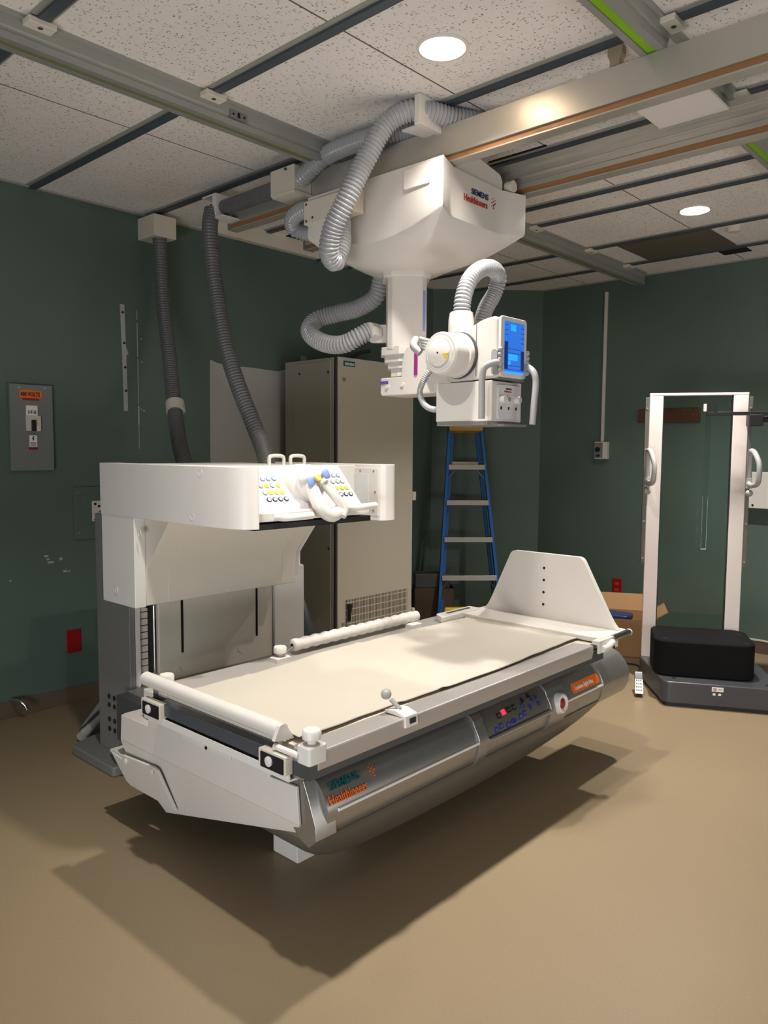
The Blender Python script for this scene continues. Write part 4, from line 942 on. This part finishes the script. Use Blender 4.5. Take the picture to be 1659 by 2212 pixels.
tag(MB().tube([(4.02, 4.2, 2.275), (4.12, 4.15, 2.285), (4.2, 4.2, 2.30), (4.28, 4.16, 2.345), (4.34, 4.12, 2.36)], .012, 8).obj('cable_bundle', 'cable'), 'loose black cables lying on top of the beige cabinet', 'cable')

# ================================================================== LADDER (in front of the cut corner)
d_ = Vector((.7071, -.7071, 0)); nrm = Vector((-.7071, -.7071, 0))
LO = Vector((5.07 + .0, 5.07, 0)) 
# local frame: x along the wall, y up, z towards the camera
base_c = d_ * 1.085 + (-nrm) * (9.55 * .7071)
top_c = d_ * 1.06 + (-nrm) * (9.98 * .7071)
axis_up = (top_c + Vector((0, 0, 1.85)) - base_c).normalized()
zl = d_.cross(axis_up).normalized()
LM = Matrix((( d_.x, axis_up.x, zl.x, base_c.x), (d_.y, axis_up.y, zl.y, base_c.y), (d_.z, axis_up.z, zl.z, base_c.z), (0, 0, 0, 1)))
ld = thing('step_ladder', 'folded blue fibreglass step ladder with aluminium treads leaning in the corner', 'ladder', base_c)
LH = 1.90
def half(h): return .305 - .152 * h / LH
for s in (-1, 1):
    k = MB(LM)
    a, b = s * half(0), s * half(LH)
    w = .028
    k.loft([[(a - w * (s < 0) * 0 - s * 0, 0, .03), (a - s * w, 0, .03), (a - s * w, 0, -.03), (a, 0, -.03)], [(b, LH, .025), (b - s * w, LH, .025), (b - s * w, LH, -.025), (b, LH, -.025)]])
    k.obj('side_rail', 'ladder_blue', ld, bevel=.003)
    k = MB(LM)
    a2, b2 = s * (half(0) - .035), s * (half(LH) - .03)
    k.loft([[(a2, .03, -.045), (a2 - s * w, .03, -.045), (a2 - s * w, .03, -.085), (a2, .03, -.085)], [(b2, LH - .05, -.045), (b2 - s * w, LH - .05, -.045), (b2 - s * w, LH - .05, -.08), (b2, LH - .05, -.08)]])
    k.obj('rear_rail', 'ladder_blue', ld, bevel=.003)
for i, h in enumerate((.135, .465, .81, 1.145, 1.47)):
    w = half(h) - .02
    MB(LM).box(-w, w, h - .028, h + .018, -.03, .045).obj('tread', 'alu', ld, bevel=.003)
    if i in (0, 1, 4):
        for s in (-1, 1):
            k = MB(LM); k.tube([(s * (w - .07), h - .02, -.02), (s * (w - .0), h - .10, -.02)], .007, 8); k.obj('brace', 'greysteel', ld)
w = half(1.52) - .02
MB(LM).box(-w, w, 1.50, 1.53, -.09, -.055).obj('spreader_bar', 'alu', ld, bevel=.002)
MB(LM).prism([(-.16, -.075), (.16, -.075), (.155, .05), (-.155, .05)], 'y', LH - .10, LH + .01).obj('top_cap', 'ladder_top', ld, bevel=.008)

# ================================================================== STITCHING STAND on the right
A_ = Vector((.46, -.888, 0)).normalized(); N_ = Vector((-.888, -.46, 0)).normalized()
SO = Vector((5.17, 2.25, 0))
SM = Matrix(((A_.x, N_.x, 0, SO.x), (A_.y, N_.y, 0, SO.y), (0, 0, 1, 0), (0, 0, 0, 1)))
ss = thing('patient_stand', 'white upright patient stand with a clear panel on a dark grey base', 'patient stand', SO + A_ * .35 + N_ * .25)
bs = MB(SM).prism(roundpoly([(0.0, -.10), (.70, -.10), (.76, .0), (.80, .58), (.10, .58), (-.01, .0)], [.02, .02, .02, .05, .05, .02]), 'z', .02, .16).obj('base', 'standbase', ss, bevel=.010, seg=3, smooth=45)
MB(SM).prism(roundpoly([(.01, -.09), (.69, -.09), (.75, .0), (.79, .57), (.11, .57), (0, .0)], .03), 'z', 0, .025).obj('skirt', 'black', ss)
for a, n in ((.17, .49), (.72, .5)): MB(SM).cyl((a, n, .159), (a, n, .1615), .013, n=16).obj('bolt', 'black', bs)
pl = MB(SM).box(.385, .452, .5795, .5815, .118, .146).obj('label', 'white_ink', bs)
k = MB(SM); k.cyl((.403, .5815, .132), (.403, .5822, .132), .0105, n=18); k.obj('icon', 'red_ink', pl)
k = MB(SM); k.cyl((.403, .5820, .132), (.403, .5828, .132), .0075, n=18); k.obj('icon', 'white_ink', pl)
MB(SM).box(.401, .405, .5825, .5834, .126, .138).obj('icon', 'black_ink', pl)
MB(SM).box(.42, .446, .5813, .582, .130, .134).obj('icon', 'black_ink', pl)
for a in (.398, .430): MB(SM).box(a - .007, a + .009, .5795, .5812, .093, .107).obj('label', 'white_ink', bs)
for nm, a0, a1, lab_ in (('post', 0.0, .09, 'L'), ('post', .535, .63, 'R')):
    MB(SM).prism(rrect(a0, a1, -.05, .0, .006), 'z', .16, 1.985).obj('post', 'standwhite', ss, bevel=.003)
MB(SM).box(0.0, .63, -.05, .0, 1.985, 2.003).obj('top_bar', 'standwhite', ss, bevel=.004)
for a0, a1 in ((.088, .096), (.529, .537)): MB(SM).box(a0, a1, -.04, -.006, .16, 1.985).obj('gasket', 'black', ss)
MB(SM).box(.094, .531, -.028, -.020, .17, 1.98).obj('clear_panel', 'glass', ss)
for a0, a1 in ((-.026, 0.0), (.63, .656)):
    rl = MB(SM).box(a0, a1, -.045, -.004, .82, 1.975).obj('side_rail', 'steelstrip', ss, bevel=.002)
    for z in (.86, 1.12, 1.62, 1.9): MB(SM).cyl(((a0 + a1) / 2, -.004, z), ((a0 + a1) / 2, .001, z), .006, n=12).obj('screw', 'screw', rl)
# loop handles
for a in (0.0, .645):
    s = 1
    MB(SM).tube([(a, .02, 1.40), (a, .05, 1.39), (a + .01, .12, 1.385), (a + .025, .17, 1.40), (a + .03, .185, 1.45), (a + .03, .18, 1.52), (a + .02, .15, 1.57), (a + .01, .10, 1.605), (a, .05, 1.61), (a, .03, 1.58), (a, .025, 1.5), (a, .02, 1.42)], .017, 14).obj('handle', 'handle', ss)
    MB(SM).box(a - .018, a + .018, -.02, .04, 1.36, 1.43).obj('handle_mount', 'handle', ss, bevel=.004)
    MB(SM).sphere((a, .05, 1.33), .024, 16).obj('knob', 'handle', ss)
# horizontal black clamp bar with uprights, and hanging clear ruler
MB(SM).box(.355, .78, .08, .105, 1.845, 1.868).obj('clamp_bar', 'black', ss, bevel=.002)
MB(SM).box(.352, .372, .08, .105, 1.868, 1.93).obj('clamp_jaw', 'black', ss)
MB(SM).box(.40, .422, .08, .105, 1.868, 1.94).obj('clamp_jaw', 'black', ss)
MB(SM).box(.336, .353, .078, .107, 1.872, 1.922).obj('clamp_pad', 'white', ss)
MB(SM).prism([(.615, .0), (.70, .0), (.70, .12), (.615, .12)], 'z', 1.775, 1.85).obj('clamp_block', 'black', ss, bevel=.006)
MB(SM).cyl((.70, .06, 1.82), (.74, .06, 1.82), .02, n=16).obj('clamp_knob', 'black', ss)
rl = MB(SM).box(.352, .384, .088, .094, .95, 1.85).obj('ruler', 'glass', ss)
MB(SM).box(.352, .384, .087, .095, .947, .952).obj('ruler_end', 'white', rl)
# pedals
for a, s in ((-.035, 1), (.80, 1)):
    p_ = MB(SM).prism(roundpoly([(.28, .13), (.33, .14), (.37, .10), (.42, .055), (.44, .02), (.40, .02), (.35, .07), (.30, .10)], .008), 'x', a - .025, a + .025)
    pd = p_.obj('pedal', 'standbase', ss, bevel=.003)
    MB(SM).prism([(.385, .098), (.452, .022), (.458, .028), (.392, .104)], 'x', a - .025, a + .025).obj('tread_plate', 'alu', pd)
    k = MB(SM)
    for i in range(3):
        for j in range(4):
            yy = .398 + j * .015; zz = .099 - j * .0172
            k.box(a - .017 + i * .013, a - .011 + i * .013, yy - .003, yy + .004, zz - .004, zz + .004)
    k.obj('tread_stud', 'darkgrey', pd)
# black step
st = thing('step_block', 'black foam step block standing on the grey base of the patient stand', 'step', SO + A_ * .35 + N_ * .27 + Vector((0, 0, .16)))
MB(SM).prism(rrect(.05, .66, .01, .46, .09, 8), 'z', .161, .392).obj('block', 'foam', st, bevel=.014, seg=3, smooth=50)
for a, n in ((.12, .40), (.60, .41), (.60, .17)): MB(SM).cyl((a, n, .391), (a, n, .394), .018, n=16).obj('corner_hole', 'void', st)

# ================================================================== RIGHT WALL FITTINGS
def wallx(x): return XR
t = thing('wall_switch_box', 'small grey control box under a vertical conduit on the right wall', 'switch box', (XR - .03, 3.245, 1.54))
bx = MB().box(XR - .05, XR, 3.185, 3.305, 1.535, 1.69).obj('box', 'cream', t, bevel=.004)
MB().box(XR - .053, XR - .05, 3.225, 3.30, 1.545, 1.68).obj('face_plate', 'greyplate', bx)
MB().lathe((XR - .053, 3.27, 1.62), (-1, 0, 0), [(0, .022), (.012, .022), (.012, .012), (.02, .011), (.02, 0)], 20).obj('push_button', 'black', bx)
MB().box(XR - .0545, XR - .053, 3.235, 3.295, 1.668, 1.678).obj('label', 'red_ink', bx)
MB().box(XR - .0545, XR - .053, 3.25, 3.285, 1.555, 1.575).obj('label', 'black_ink', bx)
tag(MB().box(XR - .022, XR, 3.235, 3.262, 1.69, H - .10).obj('conduit', 'cream', bevel=.004), 'thin white vertical conduit on the right wall above the switch box', 'conduit')
t = thing('hook_board', 'brown wooden hook board on the right wall behind the patient stand', 'hook board', (XR - .01, 2.65, 1.85))
bo = MB().box(XR - .02, XR, 2.385, 2.92, 1.852, 1.968).obj('board', 'wood', t, bevel=.004)
for y in (2.87, 2.62, 2.50, 2.43):
    MB().tube([(XR - .02, y, 1.93), (XR - .04, y, 1.925), (XR - .045, y, 1.905), (XR - .055, y, 1.915)], .005, 8).obj('hook', 'chrome', bo)
def red_plate(name, o, label): return tag(o, label, 'outlet')
t = thing('wall_outlet', 'red outlet plate on the right wall beside the patient stand', 'outlet', (XR, 3.07, .31), 'red wall plates')
pl = MB().box(XR - .008, XR, 3.026, 3.115, .312, .463).obj('plate', 'redplate', t, bevel=.003)
for z in (.36, .415): MB().box(XR - .0095, XR - .008, 3.05, 3.09, z - .012, z + .012).obj('socket', 'red_ink', pl)
t = thing('wall_outlet', 'dark red outlet plate low on the left wall beside the tower', 'outlet', (2.19, YL, .32), 'red wall plates')
pl = MB().box(2.145, 2.238, YL - .008, YL, .32, .465).obj('plate', 'redplate', t, bevel=.003)
t = thing('wall_panel_box', 'white wall box mostly hidden at the right edge, behind the stand', 'wall box', (XR, 1.9, 1.16))
MB().box(XR - .10, XR, 1.70, 2.0, 1.165, 1.45).obj('housing', 'white', t, bevel=.006)
MB().cyl((XR - .10, 1.92, 1.19), (XR - .104, 1.92, 1.19), .008, n=12).obj('screw', 'black', t)

# ================================================================== LEFT WALL FITTINGS
t = thing('breaker_panel', 'grey breaker panel with an orange 480 volts sticker on the left wall', 'breaker panel', (1.965, YL, 1.46))
pn = MB().box(1.838, 2.088, YL - .03, YL, 1.467, 1.972).obj('cover', 'greyplate', t, bevel=.003)
YS = YL - .0305
st_ = MB().box(1.893, 2.022, YS - .001, YS + .001, 1.895, 1.938).obj('sticker', 'orange_label', pn)
lettering('480 VOLTS', 'lettering', 'black_ink', st_, (1.899, YS - .0012, 1.904), (1, 0, 0), (0, 0, 1), .033, sx=.72, bold=.0008)
MB().box(1.91, 2.005, YS - .001, YS + .001, 1.879, 1.892).obj('sticker', 'redplate', pn)
sw = MB().box(1.928, 1.995, YS - .006, YS + .002, 1.79, 1.85).obj('breaker', 'white_ink', pn, bevel=.002)
lettering('I-T-E', 'lettering', 'black_ink', sw, (1.938, YS - .0068, 1.802), (1, 0, 0), (0, 0, 1), .026, sx=.9, bold=.0006)
s2 = MB().box(1.925, 2.01, YS - .012, YS + .002, 1.70, 1.79).obj('breaker', 'cream', pn, bevel=.002)
MB().box(1.952, 1.977, YS - .024, YS - .010, 1.70, 1.765).obj('toggle', 'black', s2, bevel=.003)
MB().box(1.978, 1.997, YS - .0135, YS - .0118, 1.70, 1.73).obj('sticker', 'white_ink', s2)
ws = MB().box(1.943, 1.988, YS - .001, YS + .001, 1.607, 1.675).obj('sticker', 'white_ink', pn)
MB().prism([(1.966, 1.67), (1.957, 1.652), (1.965, 1.652), (1.961, 1.637), (1.974, 1.656), (1.967, 1.656), (1.973, 1.67)], 'y', YS - .0018, YS - .0008).obj('bolt_symbol', 'black_ink', ws)
for i in range(4): MB().box(1.947, 1.983, YS - .0016, YS - .0008, 1.611 + i * .0065, 1.614 + i * .0065).obj('text_line', 'black_ink', ws)
MB().box(1.938, 1.99, YS - .001, YS + .001, 1.590, 1.604).obj('sticker', 'redplate', pn)
for x, z in ((1.89, 1.95), (2.04, 1.955), (1.965, 1.49)): MB().cyl((x, YS, z), (x, YS - .004, z), .006, n=12).obj('screw', 'screw', pn)
t = thing('metal_strip', 'narrow pale metal strip with screw holes, upright on the left wall', 'strip', (2.58, YL, 1.84))
k = MB().prism([(2.553, 2.525), (2.583, 2.525), (2.588, 2.26), (2.605, 2.215), (2.59, 2.20), (2.595, 1.845), (2.567, 1.845), (2.562, 2.2)], 'y', YL - .004, YL).obj('plate', 'barewall', t)
for x, z in ((2.570, 2.474), (2.576, 2.28), (2.58, 2.125), (2.582, 1.975)): MB().cyl((x, YL - .004, z), (x, YL - .006, z), .008, n=12).obj('hole', 'void', k)
t = thing('junction_cover', 'painted junction cover plate on the left wall beside the console', 'cover plate', (2.33, YL, 1.03))
cvp = MB().box(2.215, 2.50, YL - .012, YL, 1.03, 1.36).obj('plate', 'wall', t, bevel=.002)
for x, z in ((2.24, 1.325), (2.24, 1.075), (2.27, 1.30)): MB().cyl((x, YL - .012, z), (x, YL - .016, z), .006, n=10).obj('screw', 'screw', cvp)
t = thing('cable_entry_plate', 'white perforated cable entry plate on the left wall, half behind the console', 'cable plate', (2.39, YL - .012, 1.14))
ce = MB().box(2.327, 2.45, YL - .02, YL - .012, 1.14, 1.27).obj('plate', 'cream', t, bevel=.002)
for x, z in ((2.345, 1.25), (2.37, 1.235), (2.39, 1.245), (2.36, 1.17), (2.345, 1.15), (2.38, 1.20), (2.40, 1.16)): MB().cyl((x, YL - .02, z), (x, YL - .024, z), .008, n=10).obj('hole', 'void', ce)

# ================================================================== CLUTTER
def carton(cx, cy, rot, w, d, h, flap, label, mt='card'):
    m4 = Matrix.Translation((cx, cy, 0)) @ Matrix.Rotation(rot, 4, 'Z')
    t = thing('cardboard_box', label, 'box', (cx, cy, 0), 'cardboard boxes')
    k = MB(m4)
    th = .006
    k.box(-w / 2, w / 2, -d / 2, d / 2, 0, th)
    k.box(-w / 2, w / 2, -d / 2, -d / 2 + th, 0, h); k.box(-w / 2, w / 2, d / 2 - th, d / 2, 0, h)
    k.box(-w / 2, -w / 2 + th, -d / 2, d / 2, 0, h); k.box(w / 2 - th, w / 2, -d / 2, d / 2, 0, h)
    k.obj('carton', mt, t)
    if flap:
        k = MB(m4); k.loft([[(-w / 2, d / 2, h), (w / 2, d / 2, h), (w / 2, d / 2 + .004, h), (-w / 2, d / 2 + .004, h)], [(-w / 2, d / 2 + .09, h + .12), (w / 2, d / 2 + .09, h + .12), (w / 2, d / 2 + .095, h + .12), (-w / 2, d / 2 + .095, h + .12)]]); k.obj('flap', mt, t)
        k = MB(m4); k.loft([[(w / 2, -d / 2, h), (w / 2, d / 2, h), (w / 2 + .004, d / 2, h), (w / 2 + .004, -d / 2, h)], [(w / 2 + .10, -d / 2, h + .07), (w / 2 + .10, d / 2, h + .07), (w / 2 + .104, d / 2, h + .07), (w / 2 + .104, -d / 2, h + .07)]]); k.obj('flap', mt, t)
    return t
carton(5.78, 2.72, math.radians(-63), .52, .40, .30, True, 'open cardboard box on the floor between footboard and patient stand')
tag(MB().prism(roundpoly([(5.62, 2.95), (5.68, 2.58), (5.86, 2.62), (5.82, 2.98)], .05), 'z', .26, .315).obj('plastic_bag', 'bluebag', bevel=.02, seg=3), 'dark blue bag in the open cardboard box', 'bag')
carton(6.15, 3.30, math.radians(-60), .30, .25, .46, False, 'tall narrow cardboard box against the right wall, behind the footboard')
carton(5.46, 4.37, math.radians(-45), .36, .22, .36, False, 'dark cardboard box on the floor behind the left rail of the ladder', 'carddark')
km = Matrix.Translation((5.44, 4.36, .36)) @ Matrix.Rotation(math.radians(-45), 4, 'Z')
tag(MB(km).box(-.17, .15, -.09, .09, .001, .13).obj('storage_case', 'darkgrey', bevel=.01), 'small dark case stacked on the dark box by the cabinet', 'case')
tag(MB().tube([(1.80, YL - .005, .11), (1.82, YL - .08, .11), (1.84, YL - .10, .09), (1.85, YL - .11, .06)], .012, 10).obj('pipe_stub', 'chrome'), 'short metal pipe stub at the foot of the left wall', 'pipe')
tag(MB().loft([[(5.02, 3.98, 0), (5.30, 3.72, 0), (5.36, 3.78, 0), (5.08, 4.04, 0)], [(5.10, 3.95, .27), (5.24, 3.82, .27), (5.27, 3.86, .27), (5.13, 3.98, .27)]]).obj('floor_sign', 'yellow', bevel=.01), 'yellow plastic floor sign at the foot of the ladder', 'sign')
k = MB(); k.tube([(5.0, 2.62, .008), (5.2, 2.5, .008), (5.4, 2.55, .01), (5.45, 2.40, .008), (5.30, 2.32, .008), (5.15, 2.26, .008)], .006, 8)
tag(k.obj('power_cable', 'cable'), 'thin black cable trailing on the floor by the patient stand', 'cable')
bg = MB(); rings = []
for i in range(13):
    t_ = i / 12; z = .61 * t_
    r = .17 * (math.sin(PI * min(1, t_ * .92 + .1)) ** .7) * (1 - .45 * t_) + .015
    rings.append([(3.46 + r * .55 * math.cos(2 * PI * q / 20) * (1 + .14 * noise.noise(Vector((q * .9, t_ * 6, 1)))), 3.93 + r * math.sin(2 * PI * q / 20) * (1 + .14 * noise.noise(Vector((q, t_ * 5, 7)))), z) for q in range(20)])
bg.loft(rings)
o = bg.obj('plastic_bag', 'bag', smooth=70); tag(o, 'dark grey plastic bag slumped between the tower and the cabinet', 'bag')
pp = thing('paper_bundle', 'bundle of rolled papers on the floor behind the tower base', 'papers', (2.0, 4.0, 0))
for i, (x, y, a) in enumerate(((1.98, 3.98, .3), (2.03, 3.96, .38), (2.08, 3.93, .42))):
    p0 = Vector((1.90 + i * .03, 3.96 + i * .03, .03 + .012 * i)); p1 = p0 + Vector((.26, .16, .09 + .02 * i))
    MB().cyl(p0, p1, .028, n=14).obj('roll', 'paper' if i != 1 else 'darkgrey', pp)

# ================================================================== LIGHTS
def disk(name, x, y, z, power, size, col, spread=150):
    l = bpy.data.lights.new(name, 'AREA'); l.shape = 'DISK'; l.size = size; l.energy = power; l.color = col; l.spread = math.radians(spread)
    o = bpy.data.objects.new(name, l); COL.objects.link(o); o.location = (x, y, z)
    return o
warm = (1.0, .945, .87)
for (lx, ly), p in zip(LAMPS, (37, 66, 40, 1.5, 22)): disk('downlight_lamp', lx, ly, H + .085, p, .10, warm, 150)
# two soft area fill lights added low behind the camera
def fill_panel(loc, rot, w_, h_, p, col):
    l = bpy.data.lights.new('doorway_light', 'AREA'); l.shape = 'RECTANGLE'; l.size = w_; l.size_y = h_; l.energy = p; l.color = col
    o = bpy.data.objects.new('doorway_light', l); COL.objects.link(o); o.location = loc; o.rotation_euler = rot
fill_panel((X0 + .05, .2, .46), (PI / 2, 0, -PI / 2), 2.4, .86, 100, (.94, .96, 1.0))
fill_panel((3.4, Y0 + .05, .46), (PI / 2, 0, 0), 2.6, .86, 44, (1.0, .98, .95))

w = bpy.data.worlds.new('world'); scene.world = w; w.use_nodes = True
w.node_tree.nodes['Background'].inputs[0].default_value = (.02, .02, .022, 1)

# ================================================================== CAMERA
f, pitch, roll, yaw = 1658.43942, 8.01391319e-02, 6.51213310e-03, 7.40234084e-01
fw = Vector((math.cos(yaw) * math.cos(pitch), math.sin(yaw) * math.cos(pitch), -math.sin(pitch)))
r = Vector((math.sin(yaw), -math.cos(yaw), 0)); u = r.cross(fw)
c, s = math.cos(roll), math.sin(roll)
r2 = r * c + u * s; u2 = u * c - r * s
cam = bpy.data.cameras.new('camera'); co = bpy.data.objects.new('camera', cam); COL.objects.link(co)
co.matrix_world = Matrix(((r2.x, u2.x, -fw.x, 0), (r2.y, u2.y, -fw.y, 0), (r2.z, u2.z, -fw.z, 1.6), (0, 0, 0, 1)))
cam.sensor_fit = 'VERTICAL'; cam.sensor_height = 36; cam.lens = f / 2212 * 36; cam.clip_start = .05
scene.camera = co
scene.view_settings.view_transform = 'Standard'; scene.view_settings.look = 'None'; scene.view_settings.gamma = 1; scene.view_settings.exposure = 0
scene.view_settings.use_curve_mapping = False
